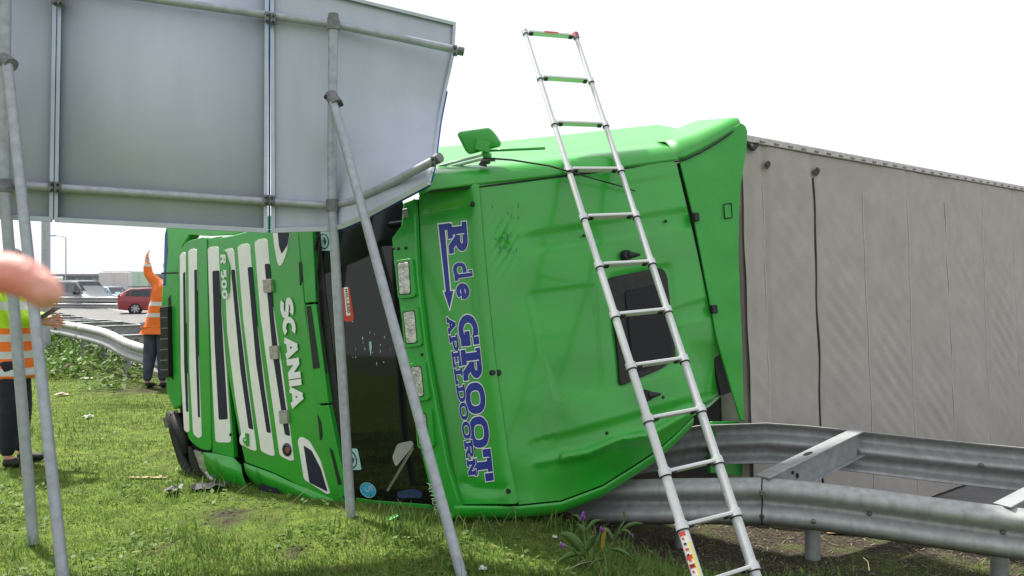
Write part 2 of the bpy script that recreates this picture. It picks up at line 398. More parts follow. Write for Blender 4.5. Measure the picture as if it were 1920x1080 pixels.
def roof_h(x, y):
    h = 0
    for pl, am, w, sd in RIBS:
        d, s = seg_d(x, y, pl); tx = min(1, max(0, (x - pl[0][0]) / 30)) if len(pl) == 2 else 1
        if d < 60: h += am * tx * (math.tanh(-s * sd * d / w) * .5) * max(0, 1 - d / 60) + am * .4 * math.exp(-(d / w) ** 2)
    for poly, am in ((REC, -.007), (HREC, -.009)):
        d, _ = seg_d(x, y, poly + poly[:1]); h += am * (1 - math.exp(-(d / 5) ** 2)) if inpoly(x, y, poly) else 0
    # crease of the dent: flat upper edge, hollow below it
    d, s = seg_d(x, y, [(1010, 866), (1100, 849), (1158, 825), (1221, 815), (1290, 775)])
    h += .035 * math.exp(-(d / 10) ** 2) if x > 1050 else .012 * math.exp(-(d / 8) ** 2)
    below = s > 0 and x > 980
    if below: h -= .10 * (1 - math.exp(-(d / 42) ** 2)) * min(1, max(0, (x - 1000) / 150))
    h -= .10 * max(0, (x - 1265) / 100) ** 2 * max(0, min(1, (y - 640) / 90))
    h += .012 * math.exp(-((x - 1170) / 45) ** 2 - ((y - 862) / 22) ** 2) + .003 * math.sin(x * .031 + y * .02) + .0025 * math.sin(y * .05 - x * .017)
    h += -.010 * math.exp(-((x - 945) / 22) ** 2 - ((y - 455) / 40) ** 2) * (1 + math.sin(x * .4 + y * .23))
    return h * K * 1.35
roof_poly = [(899, 343), (1062, 321), (1180, 306), (1266, 296), (1300, 440), (1330, 580), (1364, 732), (1331, 762), (1300, 780), (1262, 818), (1228, 846), (1192, 870), (1130, 909), (1052, 938), (972, 946), (952, 850), (926, 660), (912, 520)]
roof = P('roof_panel', roof_poly, S_roof, GREEN, lorry, h=.02, thick=.02, step=4.6, hfun=roof_h, bevel=0)

def roll(name, edge, S, out, Rr, m, parent, h=.02, phi1=100, tail=0, n=8, smooth=True, hf=None, taper=None):
    """sheet that rolls from an edge traced on S, outwards along `out` and back over radius Rr"""
    dd = []
    for i in range(len(edge) - 1):
        a, b = Vector(edge[i]), Vector(edge[i + 1]); k = max(1, int((b - a).length / 14)); dd += [a.lerp(b, j / k) for j in range(k)]
    dd.append(Vector(edge[-1])); rows = []
    for q, e in enumerate(dd):
        p = S.hit(e.x, e.y, h + (hf(e.x, e.y) if hf else 0)); row = []; rr = Rr * (taper(q / (len(dd) - 1)) if taper else 1)
        for i in range(n + 1):
            f = rad(phi1) * i / n; row.append(p + out * rr * math.sin(f) - S.n * rr * (1 - math.cos(f)))
        if tail:
            f = rad(phi1); row.append(row[-1] + (out * math.cos(f) - S.n * math.sin(f)) * tail)
        rows.append(row)
    mb = MB(); mb.grid(rows); o = mb.build(name, m, parent, smooth=smooth, solid=.006)
    return o
roll('roof_side', [(786, 366), (808, 357), (895, 346), (1060, 327), (1180, 312), (1268, 300), (1330, 292), (1384, 285)], S_roof, R_, .145 * K, GREEN, lorry, h=.03, phi1=66, tail=.95, n=10)
roll('roof_lower_edge', [(852, 948), (972, 949), (1052, 941), (1130, 912), (1192, 873), (1228, 849), (1262, 820), (1300, 782)], S_roof, -R_, .085 * K, GREEN, lorry, h=.016, phi1=105, tail=.5, hf=lambda x, y: roof_h(x, y) if x > 975 else 0)
# gutter seam under the rolled side
mb = MB(); mb.tube([S_roof.hit(x, y, .018) for x, y in [(800, 360), (898, 351), (1062, 330), (1180, 315), (1268, 303)]], .007, 6); mb.build('gutter_seal', BLACK, lorry)
# header panel with the lettering
head_h = lambda x, y: .022 * math.exp(-((seg_d(x, y, [(886, 353), (905, 560), (952, 945)])[0]) / 13) ** 2) - .018 * math.exp(-(seg_d(x, y, [(806, 400), (850, 392), (876, 385)])[0] / 9) ** 2) - .016 * math.exp(-(seg_d(x, y, [(870, 905), (900, 916), (940, 917)])[0] / 8) ** 2)
head = P('header_panel', [(785, 366), (806, 353), (897, 343), (912, 520), (926, 660), (952, 850), (971, 945), (850, 946), (822, 784), (800, 640), (790, 520)], S_head, GREEN, lorry, h=.02, thick=.03, step=7, rnd=6,
         hfun=head_h)
mb = MB(); mb.tube([S_roof.hit(x, y, .022) for x, y in [(899, 353), (913, 520), (927, 660), (953, 850), (972, 946)]], .004, 6); mb.build('header_seam', BLACK, lorry)
LT = .0225
stroke_text('lettering_name', 'GROOT', SLAB, (857, 593), (8.4 * .94 / 1.3, 61.5 * .94), (36, -5), S_head, BLUE, lorry, LT, .128, .032, VWHITE, gap=.10, hf=head_h)
stroke_text('lettering_particle', 'de', SLAB, (848.5, 494), (5.2, 36), (34, -5), S_head, BLUE, lorry, LT, .105, .032, VWHITE, gap=.16, hf=head_h)
stroke_text('lettering_initial', 'R', SLAB, (838, 420), (4.5, 56), (36, -5), S_head, BLUE, lorry, LT, .128, .032, VWHITE, hf=head_h)
stroke_text('lettering_town', 'APELDOORN', SLAB, (836.5, 595), (4.7, 33.2), (16, -2.5), S_head, BLUE, lorry, LT, .11, .045, VWHITE, gap=.07, hf=head_h)
for nm, mm, e, hh in (('arrow_outline', VWHITE, 2.2, LT), ('arrow', BLUE, 0, LT + .0016)):
    shaft = [(822 - e, 421 - e), (843 + e, 418 - e), (843 + e, 430 + e), (834 + e, 431.5), (844 + e * .9, 546 - e), (850 + e * 1.5, 545 - e * 1.2), (843 + e * .2, 579 + e * 2.6), (832.5 - e * 1.4, 547.5 - e * 1.2), (836 - e, 547 - e)]
    P(nm, shaft, S_head, mm, lorry, h=hh, thick=.001, bevel=0, smooth=False, step=12, hfun=head_h)
def disc(name, x, y, S, rpx, m, parent, h, ex=.012, n=14, el=1):
    c = S.hit(x, y, h); rr = rpx / FPX * c.y; b = S.r; t = S.d
    mb = MB(); ring = [c + (t * math.cos(2 * math.pi * i / n) * el + b * math.sin(2 * math.pi * i / n)) * rr for i in range(n)]
    rg2 = [c + (p - c) * .72 + S.n * ex for p in ring]; mb.grid([ring, rg2], close=True); mb.f.append(tuple(range(n, 2 * n))); mb.f.append(tuple(range(n))[::-1])
    return mb.build(name, m, parent, bevel=0)
disc('bolt', 886, 383, S_head, 5, BLACK, lorry, .038); disc('bolt', 953, 921, S_head, 5, BLACK, lorry, .038)
for x in (923, 934): disc('latch', x, 699, S_roof, 6.5, BLACK, lorry, .026, .02)
# roof hatch
P('hatch_frame', [(1140, 521), (1240, 501), (1251, 515), (1268, 672), (1240, 692), (1163, 724), (1157, 640)], S_roof, BLACK, lorry, h=.03, thick=.04, rnd=9)
P('hatch_glass', [(1172, 545), (1243, 530), (1262, 668), (1245, 680), (1188, 698)], S_roof, HATCH, lorry, h=.040, thick=.012, rnd=9)
for x, y, ang in ((1172, 480, 0), (1210, 742, 0)):
    c = S_roof.hit(x, y, .03); mb = MB(); mb.tube([c, c + S_roof.n * .045], [.042, .034], 14); mb.tube([c + S_roof.n * .03, c + S_roof.n * .035 + S_roof.d * .1], [.03, .008], 8); autosmooth(mb.build('hatch_knob', BLACK, lorry))
for x, y in ((1248, 415), (1243, 745), (1138, 812), (1095, 442), (1203, 1000)):
    if y < 900: disc('roof_stud', x, y, S_roof, 3.2, BLACK, lorry, .024, .01)
# black gap and hinges at the back of the roof, the collar and the corner deflector
P('rear_seal', [(1256, 309), (1280, 304), (1310, 420), (1344, 578), (1372, 735), (1352, 742), (1322, 580), (1290, 440)], S_roof, BLACK, lorry, h=-.012, thick=.03, step=30)
collar_poly = [(1273, 297), (1303, 284), (1343, 260), (1373, 240), (1390, 230), (1398, 236), (1402, 246), (1400, 280), (1390, 345), (1386, 400), (1385, 470), (1388, 560), (1392, 640), (1396, 790), (1388, 788), (1368, 720), (1345, 640), (1322, 520), (1300, 405)]
collar = P('air_collar', collar_poly, S_collar, GREEN2, lorry, h=0.02, thick=.02, step=11, bevel=.006, hfun=lambda x, y: .03 * max(0, (x - 1360) / 40) - .02 * max(0, (y - 640) / 150) + .003 * math.sin(y * .06))
P('collar_marker', fillet([(1358, 384), (1370, 382), (1372, 407), (1360, 409)], 2), S_collar, GREEN2, collar, h=.026, thick=.006)
roll('roof_deflector', [(1262, 300), (1285, 295), (1315, 281), (1350, 260), (1380, 240), (1389, 236)], S_collar, R_, .19 * K, GREEN, lorry, h=.03, phi1=74, tail=.6, n=10, taper=lambda t: 1 - .55 * t ** 1.6)
mb = MB(); mb.tube([S_collar.hit(x, y, .03) for x, y in [(1263, 304), (1285, 299), (1315, 285), (1350, 264), (1380, 243), (1391, 237)]], .006, 6); mb.build('deflector_seam', BLACK, lorry)
for x, y in ((1304, 407), (1338, 580)):
    c = S_roof.hit(x, y, .05); mb = MB(); mb.box(c, S_roof.d * .022, S_roof.r * .03, S_roof.n * .02); mb.build('collar_hinge', BLACK, lorry, bevel=.004)
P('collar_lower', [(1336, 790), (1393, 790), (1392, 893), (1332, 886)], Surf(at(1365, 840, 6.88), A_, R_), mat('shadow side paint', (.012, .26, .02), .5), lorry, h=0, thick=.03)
mb = MB(); mb.box(AU(RREAR[0] - .04, -.75, 1.0), A_ * .03, U_ * .6, R_ * .9); mb.build('rear_dark_filler', DARKIN, lorry)  # added dark box, stands in for the dark hollow behind the crushed roof
for p, q in (((1357, 383), (1371, 381)), ((1371, 381), (1373, 408)), ((1373, 408), (1359, 410)), ((1359, 410), (1357, 383))):
    mb = MB(); mb.tube([S_collar.hit(*p, .029), S_collar.hit(*q, .029)], .0035, 6); mb.build('marker_groove', BLACK, collar)
# whip aerial, mirror with spring arm
ap = [(906, 296, .10), (960, 300, .13), (1030, 311, .14), (1110, 334, .10), (1160, 348, .06), (1191, 358, .035)]
mb = MB(); mb.tube([S_roof.hit(x, y, h) for x, y, h in ap], [.006, .006, .0055, .005, .0045, .004], 6); mb.build('whip_aerial', BLACK, lorry, smooth=True)
mbase = S_roof.hit(916, 300, .02); Dm = mbase.y
mp = lambda x, y, d=0: at(x, y, Dm + d)
mir = fillet([(857, 252), (862, 247), (918, 239), (930, 252), (940, 268), (938, 275), (880, 290), (873, 284)], 7, 5)
mb = MB(); cx, cy = 899, 264
for sc, dd in ((.80, -.035), (.95, -.028), (1, -.012), (1, .012), (.93, .04), (.7, .055)):
    mb.v += [mp(cx + (x - cx) * sc, cy + (y - cy) * sc, dd) for x, y in mir]
nM = len(mir)
for i in range(5):
    for j in range(nM): mb.f.append((i * nM + j, i * nM + (j + 1) % nM, (i + 1) * nM + (j + 1) % nM, (i + 1) * nM + j))
mb.f.append(tuple(range(nM))); mb.f.append(tuple(5 * nM + j for j in range(nM)))
mirror = autosmooth(mb.build('mirror_housing', GREEN2, lorry), 50)
mb = MB(); mb.box(mp(905, 274, -.045), (.045, 0, -.012), (0, .012, 0), (.006, 0, .035)); mb.build('mirror_bracket', GREEN2, mirror, bevel=.006)
mb = MB(); mb.tube([mp(907, 284, -.01), mp(914, 292, 0), mp(912, 304, .03)], [.026, .03, .028], 10); mb.build('mirror_foot', GREEN2, mirror, smooth=True)
mb = MB(); mb.tube([mp(902 + 26 * t + 0, 301 + 1.2 * math.sin(t * 60) * 2.5 - 2 * t, -.02 + .012 * math.cos(t * 60)) for t in [i / 60 for i in range(61)]], .004, 5); mb.build('arm_spring', STEEL, mirror, smooth=True)
mb = MB(); mb.tube([mp(908, 298, -.02), mp(905, 311, -.01)], [.01, .03], 8); mb.build('spring_foot', BLACK, mirror)
for k, (p, q) in enumerate((((822, 312), (912, 289)), ((826, 318), (905, 298)), ((905, 283), (1022, 278)))):
    mb = MB(); mb.tube([mp(*p, .12), mp(*q, .12)], .009, 8); mb.build('mirror_rail', ALU if k < 2 else GREEN2, lorry, smooth=True)

# ---- sun visor strip with four spotlights
visor = P('sun_visor', [(735, 447), (752, 424), (756, 380), (776, 372), (783, 518), (797, 640), (810, 719), (839, 873), (866, 962), (846, 966), (826, 940), (810, 932), (789, 850), (765, 696), (738, 490)], S_ws, GREEN2, lorry, h=.13, thick=.05, step=30, bevel=.008)
mb = MB(); mb.tube([S_head.hit(x, y, .0) for x, y in [(781, 375), (788, 520), (798, 640), (818, 784), (846, 946)]], .022, 8); mb.build('header_gasket', BLACK, lorry)
LAMPS = [([(739, 489), (772, 484), (779, 556), (746, 561)], [(745, 494), (765, 491), (769, 550), (749, 552)]),
         ([(751, 578), (782, 574), (791, 648), (758, 652)], [(756, 586), (776, 583), (781, 642), (762, 644)]),
         ([(765, 682), (796, 678), (805, 750), (772, 754)], [(770, 690), (788, 687), (794, 742), (776, 744)]),
         ([(776, 769), (807, 765), (814, 838), (783, 842)], [(781, 778), (797, 775), (803, 831), (786, 834)])]
for fr, ln in LAMPS:
    l = P('spotlight', fr, S_ws, GREEN2, lorry, h=.155, thick=.04, rnd=7, bevel=.007)
    P('spotlight_bezel', [(x + (1.3 if i in (1, 2) else -1.3), y + (1.5 if i > 1 else -1.5)) for i, (x, y) in enumerate(ln)], S_ws, BLACK, l, h=.158, thick=.02, rnd=4)
    P('lens', ln, S_ws, LENS, l, h=.1615, thick=.015, rnd=4, bevel=.003)
for x, y in ((737, 466), (747, 466), (761, 465), (791, 665), (789, 854), (800, 855)): disc('visor_bolt', x, y, S_ws, 3.3, BLACK, lorry, .132, .006)
stroke_text('visor_name', 'Arnoud', SANS, (800, 905), (4.5, 16), (13, -1), S_ws, VWHITE, lorry, .1325, .035, gap=.05)
P('visor_end_plate', [(754, 392), (763, 390), (765, 407), (756, 409)], S_ws, GALV, lorry, h=.137, thick=.01)

# ---- windscreen and what shows behind it
ws = P('windscreen', [(586, 420), (640, 400), (752, 360), (770, 520), (800, 700), (838, 940), (806, 950), (655, 940), (619, 755), (597, 565)], S_ws, GLASSD, lorry, h=.01, thick=.008, step=40, bevel=0)
P('screen_lower_band', [(584, 430), (600, 430), (612, 560), (636, 755), (668, 938), (654, 934), (617, 755), (595, 565)], S_ws, BLACK, ws, h=.014, thick=.004, step=30, bevel=0)
P('lower_frame', [(648, 930), (700, 938), (806, 946), (850, 962), (846, 972), (800, 966), (650, 948)], S_ws, GREEN2, lorry, h=.012, thick=.05, step=24)
CYAN = mat('pale blue sticker', (.34, .54, .56), .4); CYANB = mat('bright blue sticker', (.03, .34, .55), .4)
RED = mat('red print', (.55, .05, .03), .5, noise=.1)
def sticker(poly, m, nm='sticker', h=.0125, r=3): return P(nm, poly, S_ws, m, ws, h=h, thick=.0015, rnd=r, bevel=0, smooth=False)
def emblem(cx, cy, hx, hy, sk):
    q = lambda u, v: (cx + u * hx + v * sk, cy + v * hy)
    sticker([q(-1, -1), q(1, -1), q(1, 1), q(-1, 1)], CYAN)
    for pts, rr in (([q(.62 * math.cos(t), .78 * math.sin(t)) for t in np.linspace(0, 6.283, 20)], 1.1), ([q(-.86, -.42), q(-.86, .42)], 1), ([q(.1, -.35), q(.2, -.1), q(-.15, -.02), q(.25, .08), q(.1, .36)], 1.3), ([q(.0, -.25), q(.35, .0), q(0, .25)], 1.1)):
        mb = MB(); mb.tube([S_ws.hit(x, y, .0145) for x, y in pts], rr / FPX * 5.6, 5); mb.build('sticker_print', BLACK, ws)
emblem(607, 452, 14, 18, 1.5); emblem(658, 861, 16, 20, 4)
sticker([(641, 540), (655, 538), (663, 590), (663, 602), (646, 604), (644, 595)], RED, 'holland_sticker')
sticker([(644.5, 539), (652, 538), (657, 591), (649.5, 592)], VWHITE, 'holland_strip', .0135, 1)
stroke_text('holland_print', 'HOLLAND', SANS, (646.3, 542), (.72, 7.0), (5.2, -.5), S_ws, BLACK, ws, .0152, .085, gap=.16)
sticker([(690 + 15 * math.cos(t) + 3 * math.sin(t), 919 + 14.5 * math.sin(t)) for t in np.linspace(0, 6.1, 20)], CYANB, 'round_sticker', .0125, 0)
mb = MB(); mb.tube([S_ws.hit(690 + 14.2 * math.cos(t) + 3 * math.sin(t), 919 + 13.7 * math.sin(t), .0145) for t in np.linspace(0, 6.28, 24)], .0022, 5); mb.build('sticker_rim', CYAN, ws)
stroke_text('round_print', '5', SANS, (683, 911), (1.5, 16), (15, -2), S_ws, CYAN, ws, .0152, .07)
for _ in range(18):                                               # paint spatter on the glass
    x, y = random.gauss(705, 26), random.gauss(648, 26)
    if x > 745 or x < 655: continue
    w, l = random.uniform(.5, 1.1), random.uniform(.8, 4.5)
    P('paint_spatter', [(x - w, y), (x, y - l), (x + w, y), (x + .3, y + l)], S_ws, CYAN, ws, h=.0125, thick=.001, bevel=0, smooth=False)
P('paint_spatter', [(692, 641), (696, 640), (697, 650), (695, 668), (693, 655)], S_ws, CYAN, ws, h=.0125, thick=.001, bevel=0, smooth=False)
CARD = mat('pale board', (.35, .38, .34), .7, noise=.2)
P('dash_board', [(735, 858), (745, 832), (772, 826), (776, 834), (742, 876)], S_ws, CARD, ws, h=.0125, thick=.002, rnd=6, bevel=0)
P('dash_rail', [(724, 920), (728, 922), (776, 842), (774, 834)], S_ws, mat('dash trim', (.16, .15, .11), .5), ws, h=.013, thick=.002, bevel=0)
P('dash_bottle', [(744, 922), (775, 916), (792, 922), (790, 934), (746, 934)], S_ws, mat('blue bundle', (.03, .06, .15), .4, noise=.5, nscale=30), ws, h=.0125, thick=.002, rnd=6, bevel=0)
# wipers
for pts in ([(590, 470), (596, 440)], [(588, 600), (594, 520), (600, 452)], [(612, 700), (602, 620), (597, 540)], [(640, 880), (622, 800), (608, 690)]):
    mb = MB(); mb.tube([S_ws.hit(x, y, .035) for x, y in pts], .008, 6); mb.build('wiper_arm', BLACK, lorry)

# ---- cowl strip between bonnet and screen
P('cowl_strip', [(559, 425), (585, 420), (592, 566), (572, 568)], S_hood, GREEN2, lorry, h=.045, thick=.05, step=40)
P('cowl_strip', [(572, 572), (592, 570), (604, 668), (616, 756), (592, 757)], S_hood, GREEN2, lorry, h=.045, thick=.05, step=40)
P('cowl_strip', [(592, 761), (616, 760), (634, 850), (656, 936), (640, 930), (612, 850)], S_hood, GREEN2, lorry, h=.045, thick=.05, step=40)
for q in ([(574, 574), (582, 573), (599, 690), (587, 692)], [(560, 490), (565, 494), (567, 520), (562, 536)], [(595, 778), (601, 790), (604, 812), (600, 826)], [(617, 838), (624, 846), (640, 908), (634, 910)]):
    P('cowl_opening', q, S_hood, BLACK, lorry, h=.049, thick=.01, rnd=2, bevel=0)

# ---- bonnet with its grille stripes
hood_poly = [(411, 446), (436, 441), (470, 432), (559, 425), (566, 520), (572, 590), (592, 720), (612, 830), (641, 932), (648, 944), (600, 930), (515, 888), (459, 867), (447, 810), (427, 700), (414, 560)]
hood = P('bonnet', hood_poly, S_hood, GREEN, lorry, h=.04, thick=.05, step=22, bevel=.008)
def stripe(out, slot, S, h, parent):
    s = P('grille_stripe', out, S, WHITE, parent, h=h + .004, thick=.006, rnd=6, step=20, bevel=.0015)
    if slot: P('grille_slot', slot, S, NAVY, parent, h=h + .0055, thick=.006, rnd=3, step=20, bevel=0)
stripe([(419, 472), (424, 467), (435, 465), (439, 472), (446, 560), (462, 700), (481, 846), (472, 844), (456, 836), (441, 749), (426, 625)], [(433, 506), (440, 505), (449, 600), (463, 720), (475, 806), (466, 803), (450, 690)], S_hood, .04, hood)
stripe([(445, 463), (452, 458), (464, 456), (469, 462), (476, 560), (494, 700), (515, 855), (506, 854), (489, 846), (472, 730), (456, 600)], [(464, 501), (472, 500), (481, 600), (496, 730), (508, 812), (500, 811), (480, 680)], S_hood, .04, hood)
stripe([(477, 454), (484, 449), (497, 447), (502, 453), (510, 560), (530, 700), (551, 864), (543, 864), (524, 854), (507, 730), (488, 590)], [(496, 495), (505, 494), (514, 600), (531, 730), (544, 818), (534, 815), (512, 670)], S_hood, .04, hood)
P('corner_stripe', [(511, 432), (514, 460), (519, 489), (523, 500), (530, 494), (538, 470), (545, 428)], S_hood, WHITE, hood, h=.044, thick=.006, rnd=4, bevel=0)
P('corner_vent', [(520, 430), (544, 427), (539, 459), (528, 476), (523, 462)], S_hood, NAVY, hood, h=.0455, thick=.006, rnd=2, bevel=0)
P('corner_stripe', [(558, 826), (563, 818), (579, 826), (600, 862), (619, 926), (612, 926), (570, 899)], S_hood, WHITE, hood, h=.044, thick=.006, rnd=5, bevel=0)
P('corner_vent', [(569, 835), (584, 845), (601, 878), (614, 922), (580, 905)], S_hood, NAVY, hood, h=.0455, thick=.006, rnd=3, bevel=0)
for (x, y) in ((500, 536), (512, 661), (530, 782)):
    P('hinge_block', [(x - 8, y - 12), (x + 7, y - 13), (x + 9, y + 12), (x - 6, y + 13)], S_hood, mat('worn alloy', (.42, .40, .36), .5, metal=.3, noise=.3, nscale=40), hood, h=.066, thick=.024, rnd=2)
stroke_text('raised_letter', 'SCANIA', SANS, (524.5, 561), (22 / 4.65, 199 / 4.65), (23, -3.5), S_hood, VWHITE, hood, .052, .135, gap=.08, thick=.01)
P('model_badge', [(413, 470), (421, 469), (430, 500), (429, 548), (424, 551), (417, 548)], S_hood, GREEN2, hood, h=.056, thick=.012, rnd=4)
stroke_text('badge_letter', 'R 500', SANS, (413.2, 478), (.9, 20.5), (9.5, -.5), S_hood, VWHITE, hood, .059, .14, gap=.12, thick=.003)
bd = disc('round_badge', 456, 825, S_hood, 11, WHITE, hood, .045, .006); disc('badge_centre', 459, 826, S_hood, 6, GREEN2, bd, .052, .004)
P('badge_bar', [(459, 812), (465, 813), (466, 836), (461, 838)], S_hood, GREEN2, bd, h=.054, thick=.008, rnd=2)
stroke_text('badge_print', '0', SANS, (457, 823), (.3, 5), (5, 0), S_hood, VWHITE, bd, .0575, .1)
em = disc('crest_badge', 538, 843, S_hood, 13, mat('crest enamel', (.02, .022, .05), .2), hood, .045, .012); disc('crest_centre', 539, 844, S_hood, 6, mat('crest red', (.35, .08, .05), .3, noise=.6, nscale=150), em, .058, .003)
# ---- lower grille panels and bumper
g2 = P('grille_panel', [(388, 448), (411, 443), (416, 560), (427, 700), (439, 858), (398, 848), (392, 640)], S_hood, GREEN, lorry, h=.02, thick=.04, step=30)
stripe([(389, 466), (394, 463), (410, 462), (414, 560), (425, 700), (433, 829), (424, 830), (404, 829), (397, 700)], [(398, 508), (411, 507), (418, 640), (427, 786), (410, 787), (402, 640)], S_hood, .02, g2)
disc('panel_bolt', 432, 815, S_hood, 3, BLACK, g2, .027, .006)
g1 = P('grille_panel', [(334, 500), (340, 465), (351, 452), (387, 443), (391, 640), (396, 846), (376, 842), (355, 826), (344, 790), (338, 700)], S_bump, GREEN, lorry, h=.03, thick=.05, step=26, rnd=8, bevel=.01)
stripe([(337, 478), (343, 472), (348, 474), (349, 640), (355, 809), (350, 811), (345, 806), (339, 700)], [(343, 512), (347, 509), (349, 640), (353, 772), (349, 772), (345, 680)], S_bump, .03, g1)
stripe([(353, 470), (360, 466), (369, 467), (371, 640), (378, 818), (372, 822), (362, 814), (355, 690)], [(364, 506), (369, 505), (371, 640), (375, 783), (371, 782), (366, 640)], S_bump, .03, g1)
S_low = csurf((BUMP[0] - .02, BUMP[1] - .12), HOOD0, -.02, bowf)
low = P('bumper', [(311, 425), (350, 418), (356, 440), (342, 462), (335, 500), (337, 640), (340, 760), (325, 768), (312, 735), (306, 640), (302, 575), (305, 512), (308, 470)], S_low, GREEN2, lorry, h=.01, thick=.10, step=26, bevel=.012)
P('bumper_slot', [(315, 560), (320, 553), (322, 600), (323, 636), (318, 634)], S_low, BLACK, low, h=.0125, thick=.01, bevel=0); P('bumper_slot', [(318, 645), (323, 643), (325, 712), (320, 708)], S_low, BLACK, low, h=.0125, thick=.01, bevel=0)
P('bumper_seam', [(302, 511), (334, 510), (334, 513), (302, 514)], S_low, BLACK, low, h=.0125, thick=.01, bevel=0)
P('bumper_stripe', [(309, 440), (312, 428), (314, 470), (310, 535), (306, 535)], S_low, BLUE, low, h=.0125, thick=.004, bevel=0)
P('step_mesh', [(299, 576), (314, 574), (316, 706), (303, 708)], S_low, BLACK, lorry, h=.05, thick=.06, step=25, bevel=.004)
for y in (595, 615, 635, 655, 675, 693):
    P('step_rib', [(299.5, y), (314, y - 1), (314.3, y + 1), (299.8, y + 2)], S_low, STEEL, lorry, h=.054, thick=.006, bevel=0)
P('upper_corner', [(352, 440), (356, 415), (560, 400), (560, 424), (470, 431), (436, 440), (388, 442)], S_hood, GREEN, lorry, h=-.01, thick=.04, step=40)
# corner panels that wrap round towards the ground
def wrap(name, edge, S, h, drop, back, m, n=7, tuck=0, end=None):
    dd = densify(edge + [edge[-1]], 12)[:-1]; rows = []
    for x, y in dd:
        p = S.hit(x, y, h); row = []
        for i in range(n + 1):
            f = i / n * rad(85); row.append(p - R_ * drop * math.sin(f) + A_ * back * (1 - math.cos(f)))
        rows.append(row)
    mb = MB(); mb.grid(rows); return mb.build(name, m, lorry, smooth=True, solid=.012)
wrap('corner_panel', [(381, 848), (398, 849), (438, 858), (452, 872)], S_bump, .03, .36, .30, GREEN)
wing = wrap('wing_panel', [(458, 868), (515, 889), (600, 931), (652, 947)], S_hood, .04, .24, .28, GREEN)
wrap('sill_edge', [(650, 945), (700, 950), (800, 962), (856, 960)], S_ws, .03, .07, .1, GREEN)
P('wing_vent', [(484, 907), (520, 916), (537, 941), (500, 936), (487, 925)], S_hood, NAVY, lorry, h=.036, thick=.02, rnd=4)
P('headlamp', [(357, 842), (378, 848), (392, 880), (408, 912), (398, 908), (375, 880)], S_bump, LENS, lorry, h=.0, thick=.03, rnd=4)
P('headlamp_glass', [(384, 884), (393, 886), (403, 908), (395, 906)], S_bump, VWHITE, lorry, h=.006, thick=.01, rnd=2)
P('headlamp_bezel', [(352, 836), (358, 838), (372, 880), (396, 908), (386, 912), (364, 888), (354, 860)], S_bump, BLACK, lorry, h=.01, thick=.03, rnd=3)
for pts, rr in (([(322, 772), (328, 810), (345, 862), (366, 900), (384, 914)], [.05, .045, .05, .05, .03]), ([(330, 780), (345, 820), (352, 850)], [.06, .05, .04])):
    mb = MB(); mb.tube([S_bump.hit(x, y, -.06) for x, y in pts], rr, 8); mb.build('torn_trim', BLACK, lorry, smooth=True)
mb = MB(); mb.tube([S_bump.hit(316, 782, -.08), S_bump.hit(319, 800, -.08)], [.045, .04], 12); autosmooth(mb.build('tow_eye', STEEL, lorry))
# chassis behind, front wheel pair
for r in (.65, 1.55):
    mb = MB(); mb.box(AU(2.9, -2.0, r), A_ * 2.9 * K, U_ * .13 * K, R_ * .04 * K); mb.build('chassis_rail', BLACK, lorry)
for r in (.30, 1.95):
    mb = MB(); ring = []
    c = AU(.75, -2.35, r)
    for dr, ro in ((-.15, .3), (-.15, .46), (-.10, .5), (.10, .5), (.15, .46), (.15, .3), (.05, .27), (.05, .05)):
        ring.append([c + R_ * dr * K + (A_ * math.cos(t) + U_ * math.sin(t)) * ro * K for t in [2 * math.pi * i / 28 for i in range(28)]])
    mb.grid(ring, close=True); autosmooth(mb.build('front_wheel', BLACK, lorry))
# blue scuffs on the roof
for _ in range(16):
    x, y = random.gauss(948, 13), random.gauss(452, 26); a = random.uniform(-.6, .6); l = random.uniform(3, 10); w = random.uniform(.5, 1.6)
    dx, dy = math.sin(a) * l, math.cos(a) * l
    P('paint_scuff', [(x - w, y), (x - dx * .5 - w * .3, y - dy), (x + w, y), (x + dx, y + dy)], S_roof, mat('blue scuff', (.02, .24, .14), .6, noise=.6, nscale=60), roof, h=.0215 + roof_h(x, y), thick=.001, bevel=0, smooth=False)

# ------------------------------------------------------------------ semi-trailer lying on its side
TA = Vector((.761, .648, 0)).normalized(); TU0 = Vector((TA.y, -TA.x, 0)); TL = rad(2.2)
TR = ZUP * math.cos(TL) - TU0 * math.sin(TL); TU = TU0 * math.cos(TL) + ZUP * math.sin(TL)
TW, TLEN = 3.45, 13.6
ttop = at(1391, 260, 7.0); TO = ttop - TR * TW
def TP(a, r, u=0): return TO + TA * a + TR * r + TU * u
trailer = thing('semi_trailer', TP(2, 0), 'long grey tarpaulin covered semi-trailer lying on its side behind the guardrail', 'trailer')
SEAMS = [.31, 1.08, 2.0, 2.92, 3.85, 4.85, 5.8] + [5.8 + .93 * k for k in range(1, 9)]
def tarp_h(a, r):
    q = r / TW; i = sum(1 for s in SEAMS if s < a); s0 = SEAMS[i - 1] if i else 0; s1 = SEAMS[i] if i < len(SEAMS) else TLEN
    f = (a - s0) / max(.1, s1 - s0)
    amp = .0095 * math.sin(math.pi * min(1, max(0, f))) ** .7 * (.25 + .75 * math.exp(-((q - .38) / .26) ** 2))
    w = math.sin((a * 3.9 + r * 5.0) * 6.6 + 1.3 * math.sin(i * 2.3 + r * 1.3) + i * 1.1)
    h = amp * w * (.6 + .4 * math.sin(i * 1.7 + r * 2.1)) + .006 * math.sin(a * 3.1 + r * 1.7) + .004 * math.sin(r * 9 + a * 4 + i)
    h += .010 * math.exp(-((a - .14) / .05) ** 2) - .014 * math.exp(-((a - .30) / .03) ** 2)
    return h - .012 * math.exp(-min(abs(a - s) for s in SEAMS) ** 2 / .0012)
